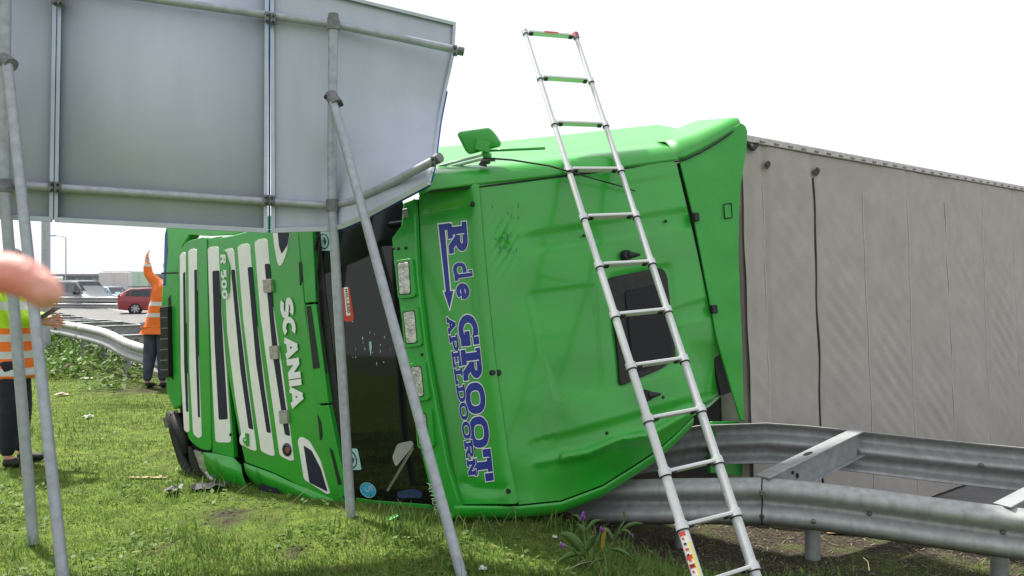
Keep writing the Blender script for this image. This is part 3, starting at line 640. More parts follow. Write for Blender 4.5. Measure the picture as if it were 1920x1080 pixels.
aa = np.concatenate([np.arange(0, 7.2, .035), np.arange(7.2, TLEN + .01, .16)]); rr_ = np.linspace(0, TW - .03, 84)
mb = MB(); mb.grid([[TP(a, r, tarp_h(a, r)) for r in rr_] for a in aa]); mb.build('roof_tarpaulin', TARP, trailer, smooth=True)
mb = MB(); mb.box(TP(TLEN / 2, TW / 2 - .01, -1.37), TA * (TLEN / 2 - .01), TR * (TW / 2 - .02), TU * 1.33); mb.build('trailer_body', TARP, trailer)
mb = MB(); mb.box(TP(-.012, TW / 2 - .06, -1.62), TA * .016, TR * (TW / 2 - .09), TU * 1.33); mb.build('dark_headboard', DARKIN, trailer)  # dark panel over the front wall, darkness of the hollow put into its colour
for i, s in enumerate(SEAMS):
    d = i == 1
    mb = MB(); pts = [TP(s + (.012 * math.sin(r * 5) if d else .002 * math.sin(r * 9)), r, tarp_h(s, r) + .004) for r in np.linspace(.02, TW - .3 + (.06 if d else 0), 40)]
    mb.tube(pts, .011 if d else .006, 6); mb.build('tarpaulin_seam', TARPD if d else TARPL, trailer, smooth=True)
for (x, y, w) in ((1440, 309, 6), (1532, 322, 7)):
    s0 = Surf(TP(0, 0), TA, TR); pl = [(x + w * random.uniform(.6, 1.1) * math.cos(t), y + w * 1.2 * random.uniform(.6, 1.1) * math.sin(t)) for t in np.linspace(0, 5.9, 12)]
    panel('torn_hole', pl, s0, TARPD, trailer, h=.022, thick=.006, bevel=0)
mb = MB(); mb.box(TP(TLEN / 2, TW + .005, -.02), TA * TLEN / 2, TR * .028, TU * .045); mb.build('edge_strip', TARPL, trailer, bevel=.006)
for k in range(60):
    a = .25 + k * .215; mb = MB(); mb.box(TP(a, TW - .005, .028), TA * .032, TR * .007, TU * .005); mb.build('edge_loop', STEEL, trailer)
mb = MB(); mb.tube([TP(.02 + .16 * t, TW - .03 - .05 * math.sin(math.pi * t), .03) for t in np.linspace(0, 1, 8)], .018, 6); mb.build('corner_tear', TARPD, trailer)

# ------------------------------------------------------------------ guardrails
WP = [(0, 0), (.012, -.012), (.03, -.02), (.065, -.035), (.08, -.055), (.08, -.085), (.068, -.105), (.02, -.13), (.004, -.145), (.004, -.165), (.02, -.18), (.068, -.205), (.08, -.225), (.08, -.255), (.065, -.275), (.03, -.292), (.0, -.31)]
def spline(pts, step):
    P_ = [Vector(p) for p in pts]; out = []
    for i in range(len(P_) - 1):
        a, b, c, d = P_[max(0, i - 1)], P_[i], P_[i + 1], P_[min(len(P_) - 1, i + 2)]; n = max(2, int((c - b).length / step))
        for k in range(n):
            t = k / n; out.append(.5 * ((2 * b) + (c - a) * t + (2 * a - 5 * b + 4 * c - d) * t * t + (3 * b - a - 3 * c + d) * t ** 3))
    return out + [P_[-1]]
def beam(path, side, name, parent, m, prof=WP, solid=.006):
    mb = MB(); rows = []
    for i, p in enumerate(path):
        t = (path[min(i + 1, len(path) - 1)] - path[max(i - 1, 0)]); n = Vector((t.y, -t.x, 0)).normalized() * side
        rows.append([p + n * o + ZUP * z for o, z in prof])
    mb.grid(rows); return mb.build(name, m, parent, smooth=True, solid=solid)
rail = thing('guardrail', (1.66, 5.9, -.34), 'double sided galvanised guardrail with cross spacers, crushed under the green cab', 'guardrail')
npath = spline(NEAR, .35)
def far_of(i):
    t = npath[min(i + 1, len(npath) - 1)] - npath[max(i - 1, 0)]; return Vector((-t.y, t.x, 0)).normalized()
fpath = []
for i, p in enumerate(npath):
    w = float(ss(-.6, 1.2, np.array(p.x))); q = p + far_of(i) * (.78 + .22 * w); q.z = p.z + .20 * w; fpath.append(q)
def split(path, L):
    out = [[path[0]]]; acc = 0
    for a, b in zip(path[:-1], path[1:]):
        out[-1].append(b); acc += (b - a).length
        if acc > L: out.append([b]); acc = 0
    return [s for s in out if len(s) > 1]
for s in split(npath, 3.9): beam(s, 1, 'rail_beam', rail, GALVD)
for s in split(fpath, 3.9): beam(s, -1, 'rail_beam', rail, GALVD)
# lap joint, bolts, spacers and posts
def near_at(x):
    """point of the near beam that shows in column x"""
    k = (x - 960) / FPX; best = min(range(len(npath)), key=lambda i: abs(npath[i].x - k * npath[i].y) if npath[i].y > 1 and npath[i].y < 40 else 1e9); return best
def spacer(i, j=None):
    a = npath[i] + Vector((0, 0, -.03)); b = (fpath[j if j is not None else i]) + Vector((0, 0, -.03)); d = (b - a); L = d.length; d.normalize(); n = ZUP.cross(d).normalized(); up = d.cross(n)
    a = a - d * .0; c = (a + b) / 2; mb = MB()
    mb.box(c + up * .035, d * L / 2, n * .055, up * .006); mb.box(c - up * .06, d * L / 2, n * .004, up * .088); mb.box(c - up * .15, d * L / 2, n * .045, up * .005)
    o = mb.build('spacer', GALV, rail, bevel=.003)
    h = MB(); h.tube([a + d * L * .45 + up * .0415, a + d * L * .45 + up * .0425], .035, 16); h.v = [Vector(((v - (a + d * L * .45)).dot(d) * 1.5, (v - (a + d * L * .45)).dot(n) * .6, (v - (a + d * L * .45)).dot(up))) for v in h.v]
    h.v = [a + d * L * .45 + d * v.x + n * v.y + up * v.z for v in h.v]; h.build('spacer_slot', BLACK, o)
    for q in (.3, .34, .34):
        bb = MB(); cc = a + d * L * (q - .02) - up * (.03 + .05 * random.random()) - n * .006; bb.tube([cc, cc - n * .006], .012, 10); bb.build('spacer_hole', BLACK, o)
    return o
def far_at(x): return min(range(len(fpath)), key=lambda q: abs(fpath[q].x - (x - 960) / FPX * fpath[q].y) if 1 < fpath[q].y < 20 else 1e9)
for x, x2 in ((1425, 1600), (1845, 2060)): spacer(near_at(x), far_at(x2))
acc = 0
for i in range(1, len(npath)):
    p = npath[i]
    if p.y > 26 or p.x > 0.4: continue
    acc += (npath[i] - npath[i - 1]).length
    if acc > 1.3: spacer(i); acc = 0
acc = .9
def post(p, top):
    g = g0(p.x, p.y) - .12; mb = MB(); c = Vector((p.x, p.y, (top + g) / 2)); mb.tube([(p.x, p.y, g), (p.x, p.y, top)], .052, 14); autosmooth(mb.build('rail_post', GALV, rail))
for i in range(1, len(npath)):
    p = npath[i]
    if p.y > 40 or p.x > 0.2: continue
    acc += (npath[i] - npath[i - 1]).length
    if acc > 1.33: post(p + far_of(i) * .1, p.z - .05); acc = 0
for x in (1245, 1520, 1908):
    i = near_at(x); post(npath[i] + far_of(i) * .12, npath[i].z - .06)
for x, z in ((1420, -.075), (1413, -.235), (1455, -.235), (1660, -.155), (1820, -.155), (1500, -.235), (1393, -.09)):
    i = near_at(x); n = -far_of(i); c = npath[i] + n * .075 + ZUP * z
    if z == -.155: c = npath[i] + n * .006 + ZUP * z
    mb = MB(); mb.tube([c, c + n * .012, c + n * .018], [.017, .015, .008], 12); autosmooth(mb.build('rail_bolt', STEEL, rail))
i = near_at(1437); mb = MB(); lap = [npath[i] - (npath[i + 1] - npath[i]).normalized() * .004, npath[i] + (npath[i + 1] - npath[i]).normalized() * .004]
beam([p - far_of(i) * .006 for p in lap], 1, 'lap_joint', rail, BLACK)
for x in (1610, 1790):
    j = min(range(len(fpath)), key=lambda q: abs(fpath[q].x - (x - 960) / FPX * fpath[q].y) if 1 < fpath[q].y < 20 else 1e9); n = -far_of(j); c = fpath[j] + ZUP * -.155 + n * .004
    mb = MB(); mb.tube([c, c + n * .014, c + n * .02], [.02, .018, .01], 8); mb.build('rail_bolt', STEEL, rail)

med = thing('median_guardrail', (-24, 54, -.5), 'grey two-sided guardrail between the carriageways beyond the red car', 'guardrail')
mp_ = spline([(-60, 62, .32), (-36, 56, .32), (-20, 53, .30), (-6, 50, .30), (10, 47, .3)], 2)
for dz in (0, -.42):
    for s in split([p + ZUP * dz for p in mp_], 16): beam(s, 1, 'rail_beam', med, GALVD, solid=.01)
for p in split(mp_, 4): q = p[0]; mb = MB(); mb.tube([(q.x, q.y + .15, -.6), (q.x, q.y + .15, q.z - .03)], .06, 8); mb.build('rail_post', GALV, med)

# ------------------------------------------------------------------ ground, road
def grid_sheet(name, xs, ys, zf, m, kind='structure', keep=None):
    X, Y = np.meshgrid(xs, ys); Z = zf(X.ravel(), Y.ravel()).reshape(X.shape)
    v = np.stack([X, Y, Z], -1).reshape(-1, 3); n = len(xs); F = []
    for j in range(len(ys) - 1):
        for i in range(n - 1):
            if keep is None or keep(.5 * (xs[i] + xs[i + 1]), .5 * (ys[j] + ys[j + 1])): F.append((j * n + i, j * n + i + 1, (j + 1) * n + i + 1, (j + 1) * n + i))
    me = bpy.data.meshes.new(name); me.from_pydata(v.tolist(), [], F); me.materials.append(m); me.polygons.foreach_set('use_smooth', [True] * len(F))
    o = bpy.data.objects.new(name, me); COL.objects.link(o); tag(o, kind=kind); return o
def ground_mat():
    m = bpy.data.materials.new('lawn soil'); m.use_nodes = True; nt = m.node_tree; b = nt.nodes['Principled BSDF']; b.inputs['Roughness'].default_value = .95; b.inputs['Specular IOR Level'].default_value = .1
    tc = nt.nodes.new('ShaderNodeTexCoord')
    def nz(s, d=6): n = nt.nodes.new('ShaderNodeTexNoise'); n.inputs['Scale'].default_value = s; n.inputs['Detail'].default_value = d; nt.links.new(tc.outputs['Object'], n.inputs['Vector']); return n
    def ramp(n, a, b_): r = nt.nodes.new('ShaderNodeMapRange'); r.inputs[1].default_value = a; r.inputs[2].default_value = b_; nt.links.new(n.outputs['Fac'], r.inputs[0]); return r
    def mixc(f, c1, c2):
        x = nt.nodes.new('ShaderNodeMixRGB'); nt.links.new(f, x.inputs['Fac'])
        for s, c in (('Color1', c1), ('Color2', c2)):
            if isinstance(c, tuple): x.inputs[s].default_value = (*c, 1)
            else: nt.links.new(c, x.inputs[s])
        return x.outputs[0]
    grass = mixc(ramp(nz(7, 8), .35, .65).outputs[0], (.075, .115, .022), (.15, .21, .04))
    soil = mixc(ramp(nz(40, 6), .35, .7).outputs[0], (.030, .024, .019), (.095, .078, .06))
    at_ = nt.nodes.new('ShaderNodeAttribute'); at_.attribute_name = 'bare'
    ad = nt.nodes.new('ShaderNodeMath'); ad.operation = 'ADD'; nt.links.new(at_.outputs['Fac'], ad.inputs[0])
    sc = nt.nodes.new('ShaderNodeMapRange'); sc.inputs[1].default_value = .3; sc.inputs[2].default_value = .75; sc.inputs[3].default_value = -.35; sc.inputs[4].default_value = .45; nt.links.new(nz(5, 6).outputs['Fac'], sc.inputs[0]); nt.links.new(sc.outputs[0], ad.inputs[1])
    cl = nt.nodes.new('ShaderNodeClamp'); nt.links.new(ad.outputs[0], cl.inputs[0])
    nt.links.new(mixc(cl.outputs[0], grass, soil), b.inputs['Base Color'])
    bp = nt.nodes.new('ShaderNodeBump'); bp.inputs['Strength'].default_value = 1; bp.inputs['Distance'].default_value = .03; nt.links.new(nz(45, 8).outputs['Fac'], bp.inputs['Height']); nt.links.new(bp.outputs[0], b.inputs['Normal'])
    return m
def bare(x, y):
    d = rail_dist(x, y); right = ss(-.3, .9, x)
    b = .8 * right * ss(-.7, -.2, d) + (1 - right) * .35 * ss(-.9, -.2, d) + ss(.4, .9, d)
    for cx, cy, r in ((-1.78, 5.45, .14), (-1.9, 5.6, .1), (-5.2, 11.6, .35), (-2.0, 4.9, .08), (-3.9, 5.5, .15), (-1.2, 4.75, .07)): b = b + 1.1 * np.exp(-((x - cx) ** 2 + (y - cy) ** 2 * .5) / r ** 2)
    b = b + .8 * np.exp(-((x - .9) ** 2 / .8 + (y - 5.75) ** 2 / .12))
    return np.clip(b, 0, 1)
xs = np.concatenate([np.arange(-90, -14, 4), np.arange(-14, -5, .5), np.arange(-5, 5, .1), np.arange(5, 14, .5), np.arange(14, 91, 4)])
ys = np.concatenate([np.arange(-12, 3.4, .8), np.arange(3.4, 8, .1), np.arange(8, 20, .4), np.arange(20, 60, 2), np.arange(60, 140, 10)])
gl = lambda x, y: gz(x, y) - .10 * ss(.9, 1.1, rail_dist(x, y))
ground = grid_sheet('ground', xs, ys, gl, ground_mat())
Xg, Yg = np.meshgrid(xs, ys); at_b = ground.data.attributes.new('bare', 'FLOAT', 'POINT'); at_b.data.foreach_set('value', bare(Xg.ravel(), Yg.ravel()).astype(np.float32))
far = mesh_obj('far_ground', [(-1500, 135, -.62), (1500, 135, -.62), (1500, 2500, -.62), (-1500, 2500, -.62)], [(0, 1, 2, 3)], mat('far field', (.09, .12, .05), .95, noise=.3, nscale=.02)); tag(far, kind='structure')
far2 = mesh_obj('surrounding_ground', [(-1500, -800, -1.2), (1500, -800, -1.2), (1500, 140, -1.2), (-1500, 140, -1.2)], [(0, 1, 2, 3)], MAT['far field']); tag(far2, kind='structure')
ASPH = mat('asphalt', (.17, .168, .165), .85, noise=.25, nscale=3, bump=.5, bscale=120, detail=8)
xr = np.concatenate([np.arange(-90, -20, 3), np.arange(-20, 12, .25), np.arange(12, 91, 3)]); yr = np.concatenate([np.arange(-12, 4, 1), np.arange(4, 16, .25), np.arange(16, 60, 1), np.arange(60, 136, 5)])
RD = lambda x, y: rail_dist(np.array([x]), np.array([y]))[0]
road = grid_sheet('road', xr, yr, lambda x, y: gz(x, y) - .012, ASPH, keep=lambda x, y: RD(x, y) > 1.05)
for off, w, nm in ((2.6, .08, 'edge_line'), (9.5, .07, 'lane_line')):
    rows = []
    for i, p in enumerate(npath):
        n = far_of(i); a, b = p + n * (off - w), p + n * (off + w); rows.append([(a.x, a.y, g0(a.x, a.y) - .006), (b.x, b.y, g0(b.x, b.y) - .006)])
    mb = MB(); mb.grid(rows); o = mb.build(nm, mat('road paint', (.6, .6, .57), .7, noise=.2, nscale=6)); tag(o, kind='structure')

# ------------------------------------------------------------------ the bent road sign seen from behind
DR, DL = 5.50, 5.04                                                # depths of its two posts, from where they stand
postR = [at(625, 32, DR), at(622.5, 300, DR), at(623.5, 400, DR), ongz(659, 985)]; postL = [at(12, -140, DL), at(8, 280, DL), at(10, 380, DL), ongz(63, 1020)]
PR = at(641, 480, DR); PL = at(31, 480, DL)
sd = (PR - PL).normalized(); S_sign = Surf(PR + Vector((sd.y * -.11, sd.x * .11, 0)) , sd, (at(625, 32, DR) - ongz(659, 985)))
sign = thing('road_sign', (PR.x, PR.y, 0), 'large grey road sign seen from behind, right corner bent, on tube posts with braces', 'sign')
def tube(name, pts, r, m=GTUBE, parent=None, n=16):
    mb = MB(); mb.tube(pts, r, n); return autosmooth(mb.build(name, m, parent or sign), 50)
TRAD = .030
tube('post', postR, TRAD + .001); tube('post', postL, TRAD + .001)
mb = MB(); mb.tube([at(625, 36, DR - .002), at(624.8, 26, DR - .002)], .034, 14); autosmooth(mb.build('post_cap', CLAMP, sign))
tube('brace', [at(624, 188, DR - .05), ongz(868, 1088)], .0285); tube('brace', [at(13, 112, DL - .05), ongz(121, 1105)], .0285)
def onb(x, y, off=0): return S_sign.hit(x, y, .055 + off)
pUL, pUR, pLL, pLR = onb(-260, -80), onb(625, 46), onb(-260, 328), onb(622, 386)
tube('crossbar', [pUL, pUR], .026); tube('crossbar', [pLL, pLR], .026)
UE, LE = at(860, 95, 5.80), at(818, 299, 5.02)
tube('crossbar', [pUR, pUR.lerp(UE, .5) + Vector((0, 0, .004)), UE], .026)
bl = [pLR, at(660, 378, DR - .04), at(720, 350, 5.31), at(770, 324, 5.15), LE]
tube('crossbar', bl, .026)
for e, q in ((UE, pUR), (LE, at(770, 324, 5.15))):
    d = (e - q).normalized(); mb = MB(); mb.tube([e - d * .005, e + d * .035], .030, 14); autosmooth(mb.build('bar_cap', CLAMP, sign))
# sheets (pixel outline columns -> depth on the sign plane, last sheet bent out of it)
def sheet(xl0, xl1, xr0, xr1, yt, yb, nx=2, ny=2):
    rows = []
    for i in range(nx + 1):
        u = i / nx; row = []
        for j in range(ny + 1):
            v = j / ny; x = (xl0 + (xl1 - xl0) * v) * (1 - u) + (xr0 + (xr1 - xr0) * v) * u; y = yt(x) * (1 - v) + yb(x) * v; row.append(S_sign.hit(x, y))
        rows.append(row)
    return rows
ytop = lambda x: -120 + (x - 0) * .16; ybot = lambda x: 411 + x * .0525
def thick_sheet(rows, name, t=.004):
    mb = MB(); mb.grid(rows); o = mb.build(name, SIGNM, sign, smooth=True, solid=t); return o
thick_sheet(sheet(-420, -410, 105, 98, ytop, ybot), 'sign_sheet'); thick_sheet(sheet(111, 103, 503, 500, ytop, ybot), 'sign_sheet')
# third sheet: Coons patch between its left edge and the bent right edge
def bent(u, v):
    xl, yl = 508 + (511 - 508) * v, -42 + (437 + 42) * v
    xt, yt = 508 + (855 - 508) * u, -42 + 84 * u + 0 * u
    RE = [(855, 42), (851, 108), (838, 165), (826, 225), (820, 270), (816, 308), (806, 346)]
    k = v * 6; i = min(5, int(k)); f = k - i; xr, yr = RE[i][0] * (1 - f) + RE[i + 1][0] * f, RE[i][1] * (1 - f) + RE[i + 1][1] * f
    BE = [(511, 437), (560, 435), (606, 434), (640, 430), (690, 408), (745, 378), (806, 346)]
    k = u * 6; i = min(5, int(k)); f = k - i; xb, yb = BE[i][0] * (1 - f) + BE[i + 1][0] * f, BE[i][1] * (1 - f) + BE[i + 1][1] * f
    x = (1 - u) * xl + u * xr + (1 - v) * xt + v * xb - ((1 - u) * (1 - v) * 508 + u * (1 - v) * 855 + (1 - u) * v * 511 + u * v * 806)
    y = (1 - u) * yl + u * yr + (1 - v) * yt + v * yb - ((1 - u) * (1 - v) * -42 + u * (1 - v) * 42 + (1 - u) * v * 437 + u * v * 346)
    b = S_sign.hit(x, y).y
    w = max(0, (u - .33) / .67); lowbend = w ** 1.15 * float(ss(.38, .9, np.array(v))); 
    top = w * .12 * (1 - v)
    d = b + top - lowbend * .70 - .05 * math.exp(-((v - .56) / .12) ** 2 - ((u - .34) / .1) ** 2)
    return x, y, d
N3 = 30
thick_sheet([[at(*bent(i / N3, j / N3)) for j in range(N3 + 1)] for i in range(N3 + 1)], 'sign_sheet')
# folded edges facing us, with the blue front showing through the gap
def lip(name, pts, w, m=SIGNE, off=.014, dep=.012):
    """flat strip with depth along a list of (x, y, depth)"""
    rows = []
    for i, p in enumerate(pts):
        q = pts[min(i + 1, len(pts) - 1)]; o = pts[max(i - 1, 0)]; t = Vector((q[0] - o[0], q[1] - o[1])).normalized(); n = Vector((-t.y, t.x)) * w / 2
        c = [at(p[0] + s * n.x, p[1] + s * n.y, p[2] - off + e) for s, e in ((-1, dep), (-1, 0), (1, 0), (1, dep))]; rows.append(c)
    mb = MB(); mb.grid(rows, close=True); mb.f.append((0, 1, 2, 3)); k = 4 * (len(pts) - 1); mb.f.append((k, k + 1, k + 2, k + 3)); return mb.build(name, m, sign)
SD = lambda x, y: S_sign.hit(x, y).y
for a, b in (((103, -60), (95.5, 411)), ((112.5, -60), (104.5, 413)), ((500.5, -40), (498, 435)), ((510, -40), (512, 436))):
    lip('folded_edge', [(a[0] + (b[0] - a[0]) * t, a[1] + (b[1] - a[1]) * t, SD(a[0] + (b[0] - a[0]) * t, a[1] + (b[1] - a[1]) * t)) for t in np.linspace(0, 1, 8)], 7.4, off=.034, dep=.032)
lip('folded_edge', [(x, ybot(x) - 5, SD(x, ybot(x) - 5)) for x in np.linspace(-300, 96, 6)], 9, off=.034, dep=.032)
lip('folded_edge', [(x, ybot(x) - 5, SD(x, ybot(x) - 5)) for x in np.linspace(104, 499, 6)], 9, off=.034, dep=.032)
e3 = lambda u, v, dx, dy: (lambda q: (q[0] + dx, q[1] + dy, q[2]))(bent(u, v))
lip('folded_edge', [e3(u, 1, 0, -5) for u in np.linspace(0, 1, 20)], 9, off=.034, dep=.032)
lip('folded_edge', [e3(1, v, -2.5, 0) for v in np.linspace(0, 1, 20)], 5.5, off=.034, dep=.032)
lip('folded_edge', [e3(u, 0, 0, 3) for u in np.linspace(0, 1, 12)], 6, off=.034, dep=.032)
lip('blue_face_edge', [e3(u, 1, 1, 1.5) for u in np.linspace(.4, 1, 12)], 4, SIGNB, off=-.004, dep=.006)
lip('blue_face_edge', [e3(1, v, 1.6, 0) for v in np.linspace(.35, .98, 12)], 3, SIGNB, off=-.004, dep=.006)
for a, b in (((107.6, -60), (100, 412)), ((505.2, -40), (505, 436))):
    lip('blue_gap', [(a[0] + (b[0] - a[0]) * t, a[1] + (b[1] - a[1]) * t, SD(a[0] + (b[0] - a[0]) * t, a[1] + (b[1] - a[1]) * t)) for t in np.linspace(0, 1, 6)], 3.4, SIGNB, off=-.01, dep=.004)
def clamp(x, y, d, rpx=9, parent=sign, nm='clamp'):
    c = at(x, y, d); k = d / FPX; mb = MB(); mb.box(c, (rpx * .55 * k, 0, 0), (0, .028, 0), (0, 0, rpx * 1.15 * k)); o = mb.build(nm, CLAMP, parent, bevel=.006)
    for dy in (-.5, .75):
        b = MB(); cc = at(x, y + dy * rpx, d - .029); b.tube([cc, cc + Vector((0, -.008, 0))], .008, 8); b.build('clamp_screw', BLACK, o)
    return o
for x, y in ((104, 0), (114, 0), (502, 33), (513, 35), (98, 350), (109, 351), (499, 375), (510, 376)): clamp(x, y, SD(x, y) - .075, 8.5)
clamp(853, 95, 5.76, 8); clamp(812, 303, 5.0, 8)
def sleeve(p, q, r=.040): mb = MB(); mb.tube([p, q], r, 16); return autosmooth(mb.build('tee_sleeve', CLAMP, sign))
sleeve(at(624.5, 34, DR), at(625.4, 56, DR)); sleeve(at(622.6, 374, DR), at(623.4, 396, DR)); sleeve(at(615, 45, SD(615, 45) - .055), at(637, 49, SD(637, 49) - .055), .035)
sleeve(at(5, 110, DL - .02), at(22, 122, DL - .06), .040); sleeve(at(619, 178, DR - .02), at(632, 196, DR - .06), .040)
sleeve(at(8.5, 336, DL), at(9.5, 360, DL))
for x, y, d in ((611, 182, DR - .03), (640, 196, DR - .05), (3, 118, DL - .03)):
    mb = MB(); mb.tube([at(x, y, d), at(x, y, d - .03)], .014, 10); mb.build('clamp_screw', BLACK, sign)

# ------------------------------------------------------------------ telescopic ladder against the cab
LL = [(1278, 986), (1245, 886), (1212, 786), (1181, 687), (1151, 591), (1122, 497), (1094, 407), (1066, 318), (1039, 230), (1011.5, 145), (983, 61)]
LRt = [(1412, 1061.5), (1377.5, 961.5), (1344, 863.5), (1311, 767.5), (1280, 673), (1248.5, 581.5), (1220, 491.6), (1191, 403.5), (1163, 318), (1134, 234), (1106, 152), (1082, 68)]
def line_fit(i1, p1, d1, i2, p2, d2): return at(*p1, d1), at(*p2, d2)
tz = S_roof.hit(1066, 318).y
La, Lb = at(*LL[0], 4.42), at(*LL[7], tz - .10)
Ra, Rb = at(*LRt[1], 4.42 + .18), at(*LRt[8], tz - .10 + .14)
def on_line(a, b, x, y):
    """point of the straight rail a-b that shows at a pixel"""
    d = b - a; r = ray(x, y); n = r.cross(d).cross(r); t = (CAM - a).dot(n) / d.dot(n); return a + d * t
lad = thing('ladder', (La.x, La.y, 0), 'telescopic aluminium ladder leaning against the overturned green cab', 'ladder')
lp = [on_line(La, Lb, *q) for q in LL]; rp = [on_line(Ra, Rb, *q) for q in LRt]
lp = [lp[0] + (lp[0] - lp[1]) * 1.0] + lp
n = len(lp)
for pts in (lp, rp):
    ext = [pts[0] + (pts[0] - pts[1]) * .55] + pts
    for k in range(len(ext) - 1):
        r = .030 - .0013 * k; mb = MB(); mb.tube([ext[k], ext[k + 1]], r, 18); autosmooth(mb.build('rail_section', ALU, lad), 60)
    foot = ext[0]; d = (pts[1] - pts[0]).normalized(); g = g0(foot.x, foot.y)
    mb = MB(); mb.tube([(foot.x, foot.y, g), foot + d * .02], .034, 14); autosmooth(mb.build('rubber_foot', BLACK, lad))
for k in range(n):
    a, b = lp[k], rp[k]; d = (b - a).normalized(); up = (lp[min(k + 1, n - 1)] - lp[max(0, k - 1)]).normalized(); f = d.cross(up).normalized(); r = .030 - .0013 * k
    mb = MB(); mb.box((a + b) / 2, (b - a) / 2 * .86, up * .010, f * .021); rung = mb.build('rung', ALU, lad, bevel=.005)
    for p in (a, b):
        mb = MB(); mb.tube([p - up * .022, p + up * .018], r + .0065, 16); c = autosmooth(mb.build('collar', ALU, lad))
        mb = MB(); mb.tube([p - up * .029, p - up * .022], r + .0055, 16); mb.build('collar_ring', BLACK, c)
    for p, s in ((a, 1), (b, -1)):
        mb = MB(); mb.box(p + d * s * (r + .03) - up * .013, d * .014, up * .006, f * .014); mb.build('rung_lock', BLACK, rung)
REDP = mat('red plastic', (.33, .03, .05), .5)
mb = MB(); mb.tube([rp[-1] - (rp[-1] - rp[-2]).normalized() * .012, rp[-1] + (rp[-1] - rp[-2]).normalized() * .03], .026, 14); autosmooth(mb.build('end_cap', REDP, lad))
mb = MB(); mb.tube([lp[-1], lp[-1] + (lp[-1] - lp[-2]).normalized() * .022], .024, 14); autosmooth(mb.build('end_cap', ALU, lad))
fz = ((rp[-1] - lp[-1]).normalized()).cross((lp[-1] - lp[-2]).normalized()).normalized(); fz = fz if fz.y < 0 else -fz
c = lp[-1].lerp(rp[-1], .5) + fz * .0225; d = (rp[-1] - lp[-1]).normalized(); mb = MB(); mb.box(c, d * .055, (lp[-1] - lp[-2]).normalized() * .008, fz * .0012); mb.build('maker_label', RED, lad)
# instruction label wrapped round the lowest tube
up = (lp[1] - lp[0]).normalized(); tow = (CAM - lp[0]); tow = (tow - up * tow.dot(up)).normalized(); sdv = up.cross(tow)
def label(a0, a1, h0, h1, m, o=.0012):
    mb = MB(); b = lp[1]; mb.grid([[b - up * h + (tow * math.cos(t) + sdv * math.sin(t)) * (.0300 + o) for t in np.linspace(a0, a1, 7)] for h in (h0, h1)]); mb.build('instruction_label', m, lad, smooth=True)
label(-.9, .9, .035, .34, PAPER)
for h in (.035, .155, .2, .265): label(-.88, .2, h, h + .022, RED, .002)
YEL = mat('yellow print', (.7, .62, .08), .5); label(.2, .55, .09, .33, YEL, .002)
for k in range(9): h = .065 + .028 * k; label(-.6, -.2 + .1 * (k % 3), h, h + .011, BLACK if k % 2 else RED, .0026)

# ------------------------------------------------------------------ people
def skinned(name, nodes, edges, m, parent, subdiv=2, loc=None):
    """continuous surface grown over a skeleton: nodes {key: (point, radius)}, first key is the root"""
    keys = list(nodes); base = world_loc(parent) if parent is not None else Vector(loc)
    me = bpy.data.meshes.new(name); me.from_pydata([tuple(Vector(nodes[k][0]) - base) for k in keys], [(keys.index(a), keys.index(b)) for a, b in edges], [])
    o = bpy.data.objects.new(name, me); COL.objects.link(o)
    o.modifiers.new('skin', 'SKIN').use_smooth_shade = True; s = o.modifiers.new('sub', 'SUBSURF'); s.levels = s.render_levels = subdiv
    if not me.skin_vertices: 
        bm = bmesh.new(); bm.from_mesh(me); bm.verts.layers.skin.verify(); bm.to_mesh(me); bm.free()
    for i, k in enumerate(keys):
        r = nodes[k][1]; r = r if isinstance(r, tuple) else (r, r); sv = me.skin_vertices[0].data[i]; sv.radius = r; sv.use_root = (i == 0)
    dg = bpy.context.evaluated_depsgraph_get(); ev = o.evaluated_get(dg); nm = bpy.data.meshes.new_from_object(ev); bpy.data.objects.remove(o)
    nm.materials.clear(); nm.materials.append(m); nm.polygons.foreach_set('use_smooth', [True] * len(nm.polygons))
    o = bpy.data.objects.new(name, nm); COL.objects.link(o)
    if parent is not None: o.parent = parent
    else: o.location = base
    return o
def chain(*ks): return list(zip(ks[:-1], ks[1:]))
def hand_nodes(nd, wrist, d, side, s=1.0, curl=.5, tag_='h'):
    """palm, four fingers and a thumb beyond the wrist; d points along the hand, side towards the thumb"""
    d = d.normalized(); side = (side - d * side.dot(d)).normalized(); n = d.cross(side); ed = []
    nd[tag_ + 'p'] = (wrist + d * .05 * s, (.028 * s, .018 * s))
    for q, (o, L) in enumerate(((.030, .072), (.010, .080), (-.010, .074), (-.029, .058))):
        b = wrist + d * .085 * s + side * o * s; k = tag_ + 'f%d' % q
        c1 = d * math.cos(curl) + n * math.sin(curl); c2 = d * math.cos(curl * 2) + n * math.sin(curl * 2)
        nd[k + 'a'] = (b, .0095 * s); nd[k + 'b'] = (b + c1 * L * .55 * s, .0085 * s); nd[k + 'c'] = (b + c1 * L * .55 * s + c2 * L * .45 * s, .0065 * s)
        ed += [(tag_ + 'p', k + 'a')] + chain(k + 'a', k + 'b', k + 'c')
    nd[tag_ + 't1'] = (wrist + d * .045 * s + side * .042 * s, .011 * s); nd[tag_ + 't2'] = (wrist + d * .085 * s + side * .058 * s + n * .012 * s, .009 * s)
    return ed + [(tag_ + 'p', tag_ + 't1'), (tag_ + 't1', tag_ + 't2')]
